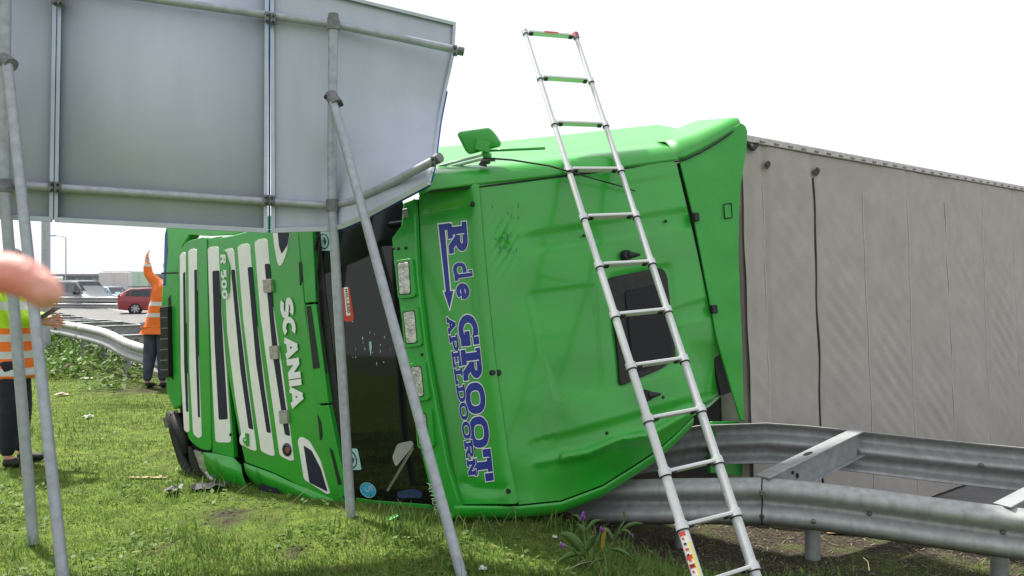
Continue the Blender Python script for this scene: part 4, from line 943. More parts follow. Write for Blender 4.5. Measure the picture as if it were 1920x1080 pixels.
def person(base, H, yaw, label, pose, jacket, trousers, coat_len=.80, hair=HAIR, group=None, look=0, sh=SHOE):
    """pose gives elbow and wrist offsets for both arms and ankle offsets, in body axes (right, forward, up) times height"""
    X = Vector((math.cos(yaw), math.sin(yaw), 0)); Y = Vector((-math.sin(yaw), math.cos(yaw), 0)); base = Vector(base)
    def B(x, y, z): return base + (X * x + Y * y + ZUP * z) * H
    root = thing('person', base, label, 'person', group)
    lx = pose.get('lean', 0)
    nd = {'pel': (B(0, 0, .53), .055 * H), 'sp': (B(lx * .3, 0, .64), .055 * H), 'ch': (B(lx * .7, .0, .75), .06 * H), 'nk': (B(lx, .0, .845), .032 * H), 'hd0': (B(lx, .012, .885), (.042 * H, .048 * H)), 'hd1': (B(lx, .012, .935), (.046 * H, .054 * H)), 'hd2': (B(lx, .006, .975), (.032 * H, .038 * H))}
    ed = chain('pel', 'sp', 'ch', 'nk', 'hd0', 'hd1', 'hd2')
    jn = {'pel': (nd['pel'][0], .105 * H), 'sp': (nd['sp'][0], .092 * H), 'ch': (nd['ch'][0], .092 * H)}
    jn['col'] = (B(lx, 0, .825), .045 * H); jn['hem'] = (B(0, 0, coat_len - .36), pose.get('hem', .100) * H); je = chain('pel', 'sp', 'ch', 'col') + [('pel', 'hem')]
    for s, k in ((-1, 'l'), (1, 'r')):
        e, w = pose[k]
        nd[k + 's'] = (B(lx + s * .105, 0, .80), .034 * H); nd[k + 'e'] = (B(*e), .026 * H); nd[k + 'w'] = (B(*w), .017 * H)
        ed += [('ch', k + 's')] + chain(k + 's', k + 'e', k + 'w')
        dv = (B(*w) - B(*e)); he = hand_nodes(nd, B(*w), dv, pose.get('thumb', ZUP), H / 1.75, pose.get('curl', .45), k + 'h'); ed += he + [(k + 'w', k + 'hp')]
        jn[k + 's'] = (nd[k + 's'][0], .044 * H); jn[k + 'e'] = (nd[k + 'e'][0], .037 * H); jn[k + 'w'] = (B(*e) + dv * .93, .029 * H); je += [('ch', k + 's')] + chain(k + 's', k + 'e', k + 'w')
    tn = {'pel': (B(0, 0, .52), .078 * H)}; te = []
    for s, k in ((-1, 'L'), (1, 'R')):
        ax, ay = pose.get('foot' + k, (s * .05, 0))
        pts = [(s * .05, 0, .46, .05), ((s * .05 + ax) / 2, (ay) / 2 + .01, .28, .042), (ax, ay, .045, .022)]
        for i, (x, y, z, r) in enumerate(pts): nd[k + str(i)] = (B(x, y, z), r * H); tn[k + str(i)] = (B(x, y, z), r * H * 1.16 + .012)
        nd[k + '3'] = (B(ax, ay + .06, .016), .009 * H)
        ed += [('pel', k + '0')] + chain(k + '0', k + '1', k + '2', k + '3'); te += [('pel', k + '0')] + chain(k + '0', k + '1', k + '2')
        skinned('shoe', {'a': (B(ax, ay - .02, .026), (.028 * H, .026 * H)), 'b': (B(ax, ay + .05, .022), (.03 * H, .022 * H)), 'c': (B(ax, ay + .10, .018), (.024 * H, .017 * H))}, chain('a', 'b', 'c'), sh, root)
    skinned('body', nd, ed, SKIN, root); skinned('jacket', jn, je, jacket, root); skinned('trousers', tn, te, trousers, root)
    hc = B(lx, -.004, .95); mb = MB()
    rows = [[hc + (X * math.cos(t) * .050 + Y * (math.sin(t) * .058 - .006)) * H * math.cos(f) + ZUP * .058 * H * math.sin(f) for t in np.linspace(0, 2 * math.pi, 21)[:-1]] for f in np.linspace(-.25, 1.5, 8)]
    mb.grid(rows, close=True); mb.build('hair', hair, root, smooth=True)
    f = B(lx, .062, .925)
    for s in (-1, 1):
        mb = MB(); mb.tube([f + X * s * .018 * H + ZUP * .008 * H + Y * .000, f + X * s * .018 * H + ZUP * .008 * H + Y * .004 * H], .006 * H, 8); mb.build('eye', BLACK, root)
        mb = MB(); mb.tube([B(lx + s * .048, .01, .915), B(lx + s * .052, .006, .935)], [.008 * H, .011 * H], 8); mb.build('ear', SKIN, root, smooth=True)
    mb = MB(); mb.tube([f + ZUP * .004 * H, f + Y * .014 * H - ZUP * .012 * H], [.006 * H, .009 * H], 8); mb.build('nose', SKIN, root, smooth=True)
    mb = MB(); mb.tube([f - ZUP * .027 * H - X * .014 * H - Y * .004 * H, f - ZUP * .028 * H + X * .014 * H - Y * .004 * H], .0035 * H, 6); mb.build('mouth', mat('lips', (.4, .16, .14), .5), root)
    return root
SILV = (.55, .56, .58); ORG = (.85, .17, .015); LIM = (.50, .80, .03)
# man in orange by the rail, arm raised, right half hidden behind the cab
pb = ongz(296, 728)
HO = 1.80
vest = vivid('orange hi-vis', [(2, 1.00, 1.055, SILV), (2, 1.155, 1.21, SILV), (2, 1.95, 2.0, SILV), (2, 1.70, 1.74, SILV)], ORG)
man = person((pb.x, pb.y, g0(pb.x, pb.y)), HO, rad(-8), 'person in orange hi-vis jacket and jeans with one arm raised, beside the guardrail', {'l': ((-.10, .03, .885), (-.12, .05, .99)), 'r': ((.17, .04, .66), (.16, .12, .56)), 'lean': .11, 'footL': (-.085, -.01), 'footR': (.02, .03)}, vest, JEANS, coat_len=.84)
# man in yellow over orange, holding a clipboard
yb = ongz(26, 868); HY = 1.80
yj = vivid('yellow over orange hi-vis', [(2, .5, 1.15, ORG), (2, .90, .96, SILV), (2, 1.04, 1.10, SILV), (2, 1.30, 1.37, SILV), (2, .76, .82, SILV)], LIM)
yel = person((yb.x, yb.y, g0(yb.x, yb.y)), HY, rad(-68), 'person in lime and orange hi-vis coat holding a clipboard, by the tube posts', {'hem': .15, 'l': ((-.15, .04, .68), (-.06, .15, .67)), 'r': ((.15, .03, .685), (.10, .135, .665)), 'footL': (-.06, .02), 'footR': (.06, -.02)}, yj, NAVYCL, coat_len=.76, sh=SHOE)
cb = at(93, 586, yb.y - .05); mb = MB(); mb.box(cb, (.055, .03, .045), (-.02, .09, .0), (-.004, -.001, .006)); o = mb.build('clipboard', mat('navy cover', (.02, .03, .10), .4), None, loc=cb, bevel=.003); tag(o, 'dark blue clipboard held by the person in the lime coat', 'clipboard')
mb = MB(); mb.box(cb + Vector((-.002, -.003, .009)), (.045, .024, .037), (-.017, .08, .0), (-.0004, -.0001, .0008)); mb.build('paper', PAPER, o)
# bystander beside the photographer, one finger pointing into view
FD = .36
fp = lambda x, y, d=FD: at(x, y, d)
by = thing('person', (-.62, .02, g0(-.62, .02)), 'person standing beside the photographer, one bare finger pointing at the lorry', 'person')
wr = fp(-330, 640, .30); nd = {}
nd['pel'] = (Vector((-.62, -.1, .95)), (.15, .11)); nd['sp'] = (Vector((-.62, -.1, 1.15)), (.13, .1)); nd['ch'] = (Vector((-.62, -.1, 1.34)), (.15, .11)); nd['nk'] = (Vector((-.62, -.08, 1.52)), .055); nd['h0'] = (Vector((-.62, -.06, 1.60)), (.075, .085)); nd['h1'] = (Vector((-.62, -.06, 1.69)), (.08, .095)); nd['h2'] = (Vector((-.62, -.07, 1.76)), (.055, .065))
nd['rs'] = (Vector((-.46, -.1, 1.42)), .055); nd['re'] = (Vector((-.44, .12, 1.28)), .042); nd['rw'] = (wr, .026)
nd['pm'] = (fp(-190, 575, .34), (.036, .022))
nd['i0'] = (fp(-75, 515, .36), .0105); nd['i1'] = (fp(36, 512), .0096); nd['i2'] = (fp(82, 545), .0080); nd['i3'] = (fp(107, 572), .0060)
ed = chain('pel', 'sp', 'ch', 'nk', 'h0', 'h1', 'h2') + chain('ch', 'rs', 're', 'rw', 'pm', 'i0', 'i1', 'i2', 'i3')
for q, (y0, dx) in enumerate(((560, 0), (610, -12), (655, -28))):
    b = fp(-95 + dx, y0, .365); nd['c%da' % q] = (b, .0098); nd['c%db' % q] = (fp(-45 + dx, y0 + 12, .345), .0092); nd['c%dc' % q] = (fp(-105 + dx, y0 + 30, .33), .0075); ed += [('pm', 'c%da' % q)] + chain('c%da' % q, 'c%db' % q, 'c%dc' % q)
nd['t1'] = (fp(-185, 500, .32), .012); nd['t2'] = (fp(-110, 480, .32), .010); ed += [('pm', 't1'), ('t1', 't2')]
nd['ls'] = (Vector((-.80, -.1, 1.42)), .055); nd['le'] = (Vector((-.86, -.06, 1.14)), .04); nd['lw'] = (Vector((-.84, .05, .90)), .026); ed += [('ch', 'ls')] + chain('ls', 'le', 'lw'); ed += hand_nodes(nd, nd['lw'][0], Vector((.02, .05, -.1)), Vector((1, .3, 0)), 1, .4, 'lh') + [('lw', 'lhp')]
gb = g0(-.62, -.1)
for s, k in ((-1, 'L'), (1, 'R')):
    x = -.62 + s * .10; nd[k + '0'] = (Vector((x, -.1, .85)), .10); nd[k + '1'] = (Vector((x, -.09, .5)), .07); nd[k + '2'] = (Vector((x, -.1, gb + .09)), .045); nd[k + '3'] = (Vector((x, .03, gb + .035)), .035); ed += [('pel', k + '0')] + chain(k + '0', k + '1', k + '2', k + '3')
FSKIN = mat('flushed skin', (.78, .40, .34), .5, noise=.2, nscale=40, col2=(.72, .26, .22), bump=.5, bscale=160)
body = skinned('body', nd, ed, FSKIN, by, 3)
jn = {k: (nd[k][0], tuple(v * 1.14 for v in nd[k][1])) for k in ('pel', 'sp', 'ch')}; jn['rs'] = (nd['rs'][0], .07); jn['re'] = (nd['re'][0], .056); jn['rw'] = (nd['re'][0].lerp(wr, .8), .042); jn['ls'] = (nd['ls'][0], .07); jn['le'] = (nd['le'][0], .055); jn['lw'] = (nd['le'][0].lerp(nd['lw'][0], .85), .042)
skinned('jacket', jn, chain('pel', 'sp', 'ch') + [('ch', 'rs'), ('ch', 'ls')] + chain('rs', 're', 'rw') + chain('ls', 'le', 'lw'), NAVYCL, by)
skinned('trousers', {'pel': (nd['pel'][0], (.16, .12)), **{k + i: (nd[k + i][0], nd[k + i][1] * 1.15) for k in 'LR' for i in '012'}}, [('pel', 'L0'), ('pel', 'R0')] + chain('L0', 'L1', 'L2') + chain('R0', 'R1', 'R2'), JEANS, by)
for s in (-1, 1):
    x = -.62 + s * .10; skinned('shoe', {'a': (Vector((x, -.13, gb + .05)), (.05, .048)), 'b': (Vector((x, 0, gb + .04)), (.052, .04)), 'c': (Vector((x, .09, gb + .034)), (.042, .03))}, chain('a', 'b', 'c'), SHOE, by)
nail = MB(); c = fp(108, 553, FD - .004); nail.grid([[fp(96 + 16 * u + 6 * v, 541 + 24 * u - 6 * v, FD + .001 - .0035 * math.sin(math.pi * (.15 + .7 * v)) * 0 + .006 * v) for v in np.linspace(.6, 1.3, 5)] for u in np.linspace(0, 1, 6)])

# ------------------------------------------------------------------ vehicles on the motorway
TYRE = mat('tyre', (.02, .02, .021), .8, noise=.2); RIM = mat('alloy rim', (.5, .5, .52), .35, metal=.7); CGL = mat('car glass', (.03, .04, .045), .08, noise=.2, nscale=2)
def vehicle(name, stations, pos, yaw, paint, label, cat, wheels, wr_, hwid, windows, group, lamps):
    """stations: (x along length, z sill, z belt, z roof, half width belt, half width roof)"""
    root = thing(name, pos, label, cat, group); X = Vector((math.cos(yaw), math.sin(yaw), 0)); Y = Vector((-math.sin(yaw), math.cos(yaw), 0)); pos = Vector(pos)
    W = lambda x, y, z: pos + X * x + Y * y + ZUP * z
    rows = []
    for x, zs, zb, zr, wb, wt in stations:
        half = [(wb * .93, zs), (wb, zs + (zb - zs) * .35), (wb, zs + (zb - zs) * .75), (wb * .97, zb), (wt + (wb - wt) * .12, zr - (zr - zb) * .10), (wt * .86, zr)]
        if zr - zb < .05: half = [(wb * .93, zs), (wb, zs + (zb - zs) * .35), (wb, zs + (zb - zs) * .75), (wb * .96, zb - .02), (wb * .8, zr), (wb * .4, zr + .01)]
        rows.append([W(x, -y, z) for y, z in half] + [W(x, y, z) for y, z in reversed(half)])
    mb = MB(); mb.grid(rows, close=True); mb.f.append(tuple(range(12))); mb.f.append(tuple((len(rows) - 1) * 12 + i for i in range(12))); autosmooth(mb.build('body', paint, root), 38)
    def pt(i, f, side, t):
        x, zs, zb, zr, wb, wt = [a + (b - a) * f for a, b in zip(stations[i], stations[i + 1])]
        return W(x, side * ((wb * .97) + (wt + (wb - wt) * .12 - wb * .97) * t + .012), zb + (zr - (zr - zb) * .10 - zb) * t)
    for i, f0, f1, t0, t1 in windows:
        for s in (-1, 1):
            mb = MB(); mb.grid([[pt(i, f0, s, t0), pt(i, f1, s, t0)], [pt(i, f0, s, t1), pt(i, f1, s, t1)]]); mb.build('side_window', CGL, root, solid=.01)
    for x in wheels:
        for s in (-1, 1):
            mb = MB(); c = W(x, s * (hwid - .10), wr_); ring = [[c + Y * s * o + (X * math.cos(t) + ZUP * math.sin(t)) * r for t in np.linspace(0, 6.2832, 25)[:-1]] for o, r in ((-.1, wr_ * .6), (-.1, wr_ * .95), (-.06, wr_), (.08, wr_), (.11, wr_ * .95), (.11, wr_ * .70))]
            mb.grid(ring, close=True); w = autosmooth(mb.build('tyre', TYRE, root))
            mb = MB(); mb.tube([c + Y * s * .095, c + Y * s * .10], [wr_ * .69, wr_ * .66], 20); r = mb.build('rim', STEEL, w)
            for k in range(7):
                a = 2 * math.pi * k / 7; d = X * math.cos(a) + ZUP * math.sin(a); mb = MB(); mb.box(c + Y * s * .112 + d * wr_ * .34, d * wr_ * .34, d.cross(Y) * wr_ * .07, Y * .012); mb.build('spoke', RIM, w)
            mb = MB(); mb.tube([c + Y * s * (.005), c + Y * s * (.06)], wr_ * 1.16, 22); mb.build('wheel_arch', BLACK, root)
    for nm, x, y, z, hx, hy, hz, m in lamps:
        mb = MB(); mb.box(W(x, y, z), X * hx, Y * hy, ZUP * hz); mb.build(nm, m, root, bevel=.012)
    return root, W
def slant(root, W, name, a, b, m=CGL):
    (x0, y0, z0), (x1, y1, z1) = a, b; mb = MB(); mb.grid([[W(x0, -y0, z0), W(x0, y0, z0)], [W(x1, -y1, z1), W(x1, y1, z1)]]); mb.build(name, m, root, solid=.012)
HL = mat('head lamp', (.7, .72, .74), .15, metal=.3); TLAMP = mat('tail lamp', (.4, .02, .02), .25); PLATE = mat('yellow plate', (.75, .52, .05), .5); BUMPB = mat('plastic bumper', (.04, .04, .042), .6)
CARRED = mat('dark red car paint', (.26, .015, .028), .3, coat=.7, noise=.1); VANG = mat('dark grey van paint', (.10, .115, .13), .32, coat=.6, noise=.1); CARB = mat('pale blue car paint', (.16, .24, .31), .3, coat=.6)
est = [(-2.32, .42, .62, .64, .72, .6), (-2.28, .30, .95, 1.0, .84, .64), (-2.05, .26, .97, 1.24, .87, .60), (-1.7, .24, .97, 1.43, .885, .63), (-.6, .22, .95, 1.50, .89, .66), (.45, .22, .92, 1.46, .89, .64), (1.22, .22, .92, .95, .88, .6), (1.9, .24, .84, .86, .85, .6), (2.28, .30, .70, .72, .74, .5), (2.34, .38, .56, .58, .66, .5)]
zr = -.50; red_pos = ongz(306, 588, zr)
root, W = vehicle('estate_car', est, red_pos, rad(22), CARRED, 'dark red estate car driving behind the person in orange', 'car', (-1.42, 1.35), .32, .89, [(2, .35, 1, .12, .9), (3, .05, .92, .08, .9), (4, .02, .95, .08, .9), (5, .0, .55, .10, .82)], 'vehicles on the motorway',
    [('tail_lamp', -2.25, .72, .92, .06, .10, .16, TLAMP), ('tail_lamp', -2.25, -.72, .92, .06, .10, .16, TLAMP), ('head_lamp', 2.22, .62, .66, .08, .14, .07, HL), ('head_lamp', 2.22, -.62, .66, .08, .14, .07, HL), ('number_plate', -2.335, 0, .62, .012, .26, .055, PLATE), ('roof_rail', -.7, .56, 1.53, 1.1, .02, .02, BLACK), ('roof_rail', -.7, -.56, 1.53, 1.1, .02, .02, BLACK), ('wing_mirror', .72, -.98, .98, .08, .08, .06, CARRED), ('wing_mirror', .72, .98, .98, .08, .08, .06, CARRED)])
slant(root, W, 'windscreen', (1.18, .74, .97), (.52, .56, 1.43)); slant(root, W, 'rear_window', (-2.29, .66, 1.0), (-2.09, .54, 1.36))
van = [(-2.42, .42, .9, .92, .86, .7), (-2.38, .34, 1.12, 1.86, .94, .74), (-2.1, .30, 1.14, 1.95, .95, .77), (-.5, .28, 1.14, 1.97, .95, .78), (.55, .28, 1.12, 1.93, .95, .76), (1.5, .28, 1.06, 1.10, .94, .7), (2.1, .30, .92, .95, .92, .7), (2.38, .36, .76, .78, .84, .6), (2.43, .44, .6, .62, .76, .6)]
vp = at(158, 560, 57); vp.z = -.62
root, W = vehicle('minivan', van, vp, rad(-38), VANG, 'dark grey van beyond the median guardrail, above the red car', 'van', (-1.5, 1.45), .34, .95, [(1, .3, 1, .1, .9), (2, .04, .5, .06, .9), (2, .54, .97, .06, .9), (3, .05, .92, .06, .9), (4, 0, .55, .1, .8)], 'vehicles on the motorway',
    [('head_lamp', 2.27, .66, .82, .10, .16, .09, HL), ('head_lamp', 2.27, -.66, .82, .10, .16, .09, HL), ('grille', 2.39, 0, .78, .03, .42, .07, BLACK), ('number_plate', 2.44, 0, .55, .012, .26, .055, PLATE), ('bumper', 2.36, 0, .5, .10, .86, .14, BUMPB), ('wing_mirror', .85, -1.04, 1.14, .07, .09, .1, BLACK), ('wing_mirror', .85, 1.04, 1.14, .07, .09, .1, BLACK)])
slant(root, W, 'windscreen', (1.44, .80, 1.12), (.62, .66, 1.88))
car3 = [(x, a, b, c, d, e) for x, a, b, c, d, e in est]
vb = at(208, 560, 62); vb.z = -.6
root, W = vehicle('hatchback', car3, vb, rad(-30), CARB, 'pale blue car half hidden between the grey van and the red car', 'car', (-1.42, 1.35), .31, .89, [(3, .05, .92, .08, .9), (4, .02, .95, .08, .9)], 'vehicles on the motorway', [('head_lamp', 2.22, .62, .66, .08, .14, .07, HL), ('head_lamp', 2.22, -.62, .66, .08, .14, .07, HL)])
slant(root, W, 'windscreen', (1.18, .74, .97), (.52, .56, 1.43))
def box_lorry(name, x, y, d, w, h, yaw, m, label, cabm, extra=0):
    c = at(x, y, d); root = thing(name, (c.x, c.y, -.6), label, 'lorry', 'vehicles on the motorway'); X = Vector((math.cos(yaw), math.sin(yaw), 0)); Y = Vector((-X.y, X.x, 0)); b = Vector((c.x, c.y, -.6))
    mb = MB(); mb.box(b + ZUP * (h / 2 + .9), X * w / 2, Y * 1.22, ZUP * h / 2); bx = mb.build('cargo_box', m, root, bevel=.04)
    mb = MB(); mb.box(b + X * (w / 2 + 1.1) + ZUP * 1.7, X * .95, Y * 1.18, ZUP * 1.15); mb.build('cab', cabm, root, bevel=.15)
    mb = MB(); mb.box(b + X * (w / 2 + 1.75) + ZUP * 2.1, X * .32, Y * 1.1, ZUP * .45); mb.build('cab_window', CGL, root, bevel=.03)
    mb = MB(); mb.box(b + ZUP * .75, X * (w / 2 + 1.6), Y * .5, ZUP * .14); mb.build('chassis', BLACK, root)
    for wx in (-w * .32, w * .1, w / 2 + 1.2):
        for s in (-1, 1): mb = MB(); cc = b + X * wx + Y * s * 1.0 + ZUP * .5; mb.tube([cc - Y * .14, cc + Y * .14], .5, 18); autosmooth(mb.build('tyre', TYRE, root))
    for s in (-1, 1):
        mb = MB(); mb.box(b - X * (w / 2 + .02) + Y * s * .6 + ZUP * (h / 2 + .9), X * .02, Y * .52, ZUP * (h / 2 - .15)); mb.build('rear_door', m, root, bevel=.02)
        mb = MB(); mb.box(b - X * (w / 2 + .03) + Y * s * .95 + ZUP * .8, X * .03, Y * .16, ZUP * .07); mb.build('tail_lamp', TLAMP, root)
    return root
WB = mat('white lorry box', (.62, .60, .59), .5, noise=.1)
box_lorry('box_lorry', 216, 545, 78, 2.6, 1.7, rad(110), WB, 'low white box lorry behind the pale blue car', mat('white cab', (.6, .6, .6), .4))
box_lorry('box_lorry', 246, 545, 92, 2.4, 1.9, rad(150), mat('pale green box', (.45, .60, .47), .5), 'green and white lorry in the distance above the red car', mat('lorry green', (.05, .33, .08), .4))

# ------------------------------------------------------------------ far building and lamp posts
bl0 = at(118, 516, 120); bl1 = at(420, 516, 108)
bd_ = thing('low_building', ((bl0.x + bl1.x) / 2, (bl0.y + bl1.y) / 2, -.6), 'long low glass fronted building with a flat roof behind the motorway', 'building')
dv = (bl1 - bl0); Lb_ = dv.length; dv.z = 0; dv.normalize(); nv = Vector((dv.y, -dv.x, 0)); c0 = Vector((bl0.x, bl0.y, -.6)); HT = 2.3
mb = MB(); mb.box(c0 + dv * Lb_ / 2 - nv * 6 + ZUP * HT / 2, dv * Lb_ / 2, nv * 6, ZUP * HT / 2); mb.build('wall', mat('building panel', (.40, .44, .46), .6, noise=.15, nscale=.4), bd_)
mb = MB(); mb.box(c0 + dv * (Lb_ / 2 - .2) - nv * 5.6 + ZUP * (HT + .14), dv * (Lb_ / 2 + .9), nv * 6.8, ZUP * .16); mb.build('roof', mat('roof edge', (.20, .21, .22), .6), bd_)
nW = 26
for k in range(nW):
    a = (k + .5) * Lb_ / nW; mb = MB(); mb.box(c0 + dv * a + nv * .03 + ZUP * (HT * .52), dv * (Lb_ / nW * .44), nv * .03, ZUP * HT * .40)
    mb.build('window', mat('building glass %d' % (k % 3), [(.30, .42, .48), (.22, .30, .34), (.42, .50, .53)][k % 3], .15), bd_)
def lamp_post(x, ytop, ybase, d, label, arm=0, r=.07, z0=-.6):
    b = at(x, ybase, d); t = at(x, ytop, d); b.z = z0; root = thing('lamp_post', b, label, 'lamp post'); mb = MB(); mb.tube([b, b.lerp(t, .28), b.lerp(t, .285), t], [r * 1.5, r * 1.45, r, r * .75], 14); autosmooth(mb.build('pole', GTUBE, root))
    mb = MB(); mb.tube([t, t + Vector((-arm * .5, 0, .25)), t + Vector((-arm, 0, .3))], r * .5, 8); mb.build('arm', GTUBE, root, smooth=True)
    mb = MB(); mb.box(t + Vector((-arm - .3, 0, .3)), (.4, 0, 0), (0, .14, 0), (0, 0, .07)); mb.build('lamp_head', CLAMP, root, bevel=.04)
    return root
lamp_post(86, -400, 640, 15.2, 'grey lamp post standing by the guardrail behind the road sign', arm=1.2, r=.05, z0=g0(-8.3, 15.2) - .1)
lamp_post(123.5, 446, 540, 118, 'thin tall lamp post in front of the low building', arm=1.5, r=.09)

# ------------------------------------------------------------------ grass, weeds, plants, litter
def leaf_mat(name, c1, c2, tr=.35):
    m = bpy.data.materials.new(name); m.use_nodes = True; nt = m.node_tree; b = nt.nodes['Principled BSDF']; b.inputs['Roughness'].default_value = .55; b.inputs['Specular IOR Level'].default_value = .25
    g = nt.nodes.new('ShaderNodeAttribute'); g.attribute_name = 'tint'; mm = nt.nodes.new('ShaderNodeValToRGB'); r = mm.color_ramp
    r.elements[0].color = (*c1, 1); r.elements[1].color = (*c2, 1); e = r.elements.new(.93); e.color = (*c2, 1); r.elements[2].color = (.34, .29, .14, 1)
    nt.links.new(g.outputs['Fac'], mm.inputs['Fac']); nt.links.new(mm.outputs[0], b.inputs['Base Color'])
    t = nt.nodes.new('ShaderNodeBsdfTranslucent'); nt.links.new(mm.outputs[0], t.inputs['Color']); ms = nt.nodes.new('ShaderNodeMixShader'); ms.inputs[0].default_value = tr
    nt.links.new(b.outputs[0], ms.inputs[1]); nt.links.new(t.outputs[0], ms.inputs[2]); nt.links.new(ms.outputs[0], nt.nodes['Material Output'].inputs['Surface']); return m
GRASSM = leaf_mat('grass blade', (.060, .125, .020), (.215, .335, .075)); WEEDM = leaf_mat('weed leaf', (.05, .12, .02), (.15, .25, .05))
def build_np(name, V, F, tint, m, label, cat=None, kind='stuff'):
    me = bpy.data.meshes.new(name); me.vertices.add(len(V)); me.vertices.foreach_set('co', V.astype(np.float32).ravel())
    L = F.size; me.loops.add(L); me.loops.foreach_set('vertex_index', F.astype(np.int32).ravel()); me.polygons.add(len(F)); me.polygons.foreach_set('loop_start', np.arange(0, L, F.shape[1], dtype=np.int32)); me.update(calc_edges=True)
    a = me.attributes.new('tint', 'FLOAT', 'POINT'); a.data.foreach_set('value', tint.astype(np.float32)); me.materials.append(m)
    o = bpy.data.objects.new(name, me); COL.objects.link(o); tag(o, label, cat, kind=kind); return o
def vnoise(x, y, s, seed=0):
    r = np.random.default_rng(seed); out = np.zeros_like(x)
    for k in range(5):
        a, b, c = r.uniform(-1, 1, 3); out += np.sin(x * s * (a + .3) * 2 + y * s * b * 2 + c * 9) * np.cos(y * s * (c + .4) * 1.7 - x * s * a + b * 7)
    return out / 5
def blades(n, xr, yr, hmin, hmax, w, seed, dens, tall=0):
    r = np.random.default_rng(seed); u = r.random(n); y = 1 / (1 / yr[0] + u * (1 / yr[1] - 1 / yr[0])); x = r.uniform(-1, 1, n) * (y * .68 + .9) + (xr[0] + xr[1]) / 2 * 0
    k = (x > xr[0]) & (x < xr[1]); x, y = x[k], y[k]; p = dens(x, y); k = r.random(len(x)) < p; x, y = x[k], y[k]; n = len(x); z = gz(x, y) - .005
    h = r.uniform(hmin, hmax, n) * (.45 + 1.1 * (vnoise(x, y, 2.6, 3) + .4).clip(0, 1.2)); a = r.uniform(0, 6.283, n); lean = r.uniform(.15, .9, n) * h; la = a + r.uniform(-1, 1, n); ww = w * r.uniform(.6, 1.3, n) * (.6 + y / 9)
    dx, dy = np.cos(a) * ww, np.sin(a) * ww; lx, ly = np.cos(la + 1.57) * lean, np.sin(la + 1.57) * lean
    V = np.stack([np.stack([x - dx, y - dy, z], 1), np.stack([x + dx, y + dy, z], 1), np.stack([x + dx * .7 + lx * .4, y + dy * .7 + ly * .4, z + h * .6], 1), np.stack([x - dx * .7 + lx * .4, y - dy * .7 + ly * .4, z + h * .6], 1), np.stack([x + lx, y + ly, z + h * .95], 1)], 1).reshape(-1, 3)
    i = np.arange(n)[:, None] * 5; F = np.concatenate([i + np.array([[0, 1, 2]]), i + np.array([[0, 2, 3]]), i + np.array([[3, 2, 4]])])
    t = np.clip(.5 + .45 * vnoise(x, y, .9, 5) + .35 * vnoise(x, y, 4, 8) + r.normal(0, .17, n), 0, .92); t = np.where(r.random(n) < .045, 1, t)
    return V, F, np.repeat(t, 5)
def dens(x, y):
    d = rail_dist(x, y); b = bare(x, y); g = 1 - b
    return np.clip(g * (.72 + .5 * vnoise(x, y, 2.3, 21)) + .11, .0, 1) * (d < .5) * (1 - .0 * x)
V, F, T = blades(330000, (-16, 4.5), (3.2, 20), .012, .042, .0028, 1, dens)
build_np('grass', V, F, T, GRASSM, 'short green grass with bare patches around the overturned cab')
def dens2(x, y):
    q = (vnoise(x, y, 1.9, 33) > .12) * .5 + .1; near = np.exp(-((y - 5.25) / .35) ** 2) * ((x > -2.2) & (x < 1.2)); return np.clip((q + near) * (1 - bare(x, y)), 0, 1) * (rail_dist(x, y) < .2)
V, F, T = blades(26000, (-9, 3.5), (3.2, 13), .07, .15, .003, 2, dens2)
build_np('tall_grass', V, F, T, GRASSM, 'longer grass tufts standing out of the short lawn')
def leaves(pts, size, seed, tilt=.6):
    r = np.random.default_rng(seed); n = len(pts); a = r.uniform(0, 6.283, n); s = size * r.uniform(.5, 1.3, n); e = r.normal(.25, tilt, n)
    d = np.stack([np.cos(a) * np.cos(e), np.sin(a) * np.cos(e), np.sin(e)], 1); sd_ = np.stack([-np.sin(a), np.cos(a), np.zeros(n)], 1); up_ = np.cross(d, sd_)
    P0 = pts; w = (s * .32)[:, None]; L = s[:, None]
    V = np.stack([P0, P0 + d * L * .45 + sd_ * w - up_ * L * .06, P0 + d * L - up_ * L * .15, P0 + d * L * .45 - sd_ * w - up_ * L * .06], 1).reshape(-1, 3); i = np.arange(n)[:, None] * 4
    return V, np.concatenate([i + np.array([[0, 1, 2]]), i + np.array([[0, 2, 3]])]), np.repeat(np.clip(r.normal(.5, .25, n), 0, .97), 4)
# weeds along the left guardrail
q = []
r = np.random.default_rng(4)
for k in range(170):
    i = r.integers(0, len(npath)); p = npath[i]
    while not (10.5 < p.y < 30): i = r.integers(0, len(npath)); p = npath[i]
    c = p - far_of(i) * r.uniform(-.5, 1.25); hh = r.uniform(.15, .42) * (1.15 if p.y > 13 else .7)
    if c.y < 13.0 and c.x > pb.x - .55: continue
    m_ = int(90 * hh / .3)
    q.append(np.stack([c.x + r.normal(0, .22, m_), c.y + r.normal(0, .22, m_), g0(c.x, c.y) + hh * r.random(m_) ** .8], 1))
V, F, T = leaves(np.concatenate(q), .10, 6); build_np('weed_strip', V, F, T, WEEDM, 'leafy green weeds growing along the foot of the guardrail')
# broad leaves scattered in the lawn
n = 9000; y = 1 / (1 / 3.6 + r.random(n) * (1 / 9 - 1 / 3.6)); x = r.uniform(-1, 1, n) * (y * .64 + .5); k = (vnoise(x, y, 2.2, 51) > .05) & (rail_dist(x, y) < -.35); x, y = x[k], y[k]
V, F, T = leaves(np.stack([x, y, gz(x, y) + r.uniform(.005, .05, len(x))], 1), .04, 9, .35); build_np('lawn_weeds', V, F, T, WEEDM, 'small broad leaved weeds scattered through the lawn')
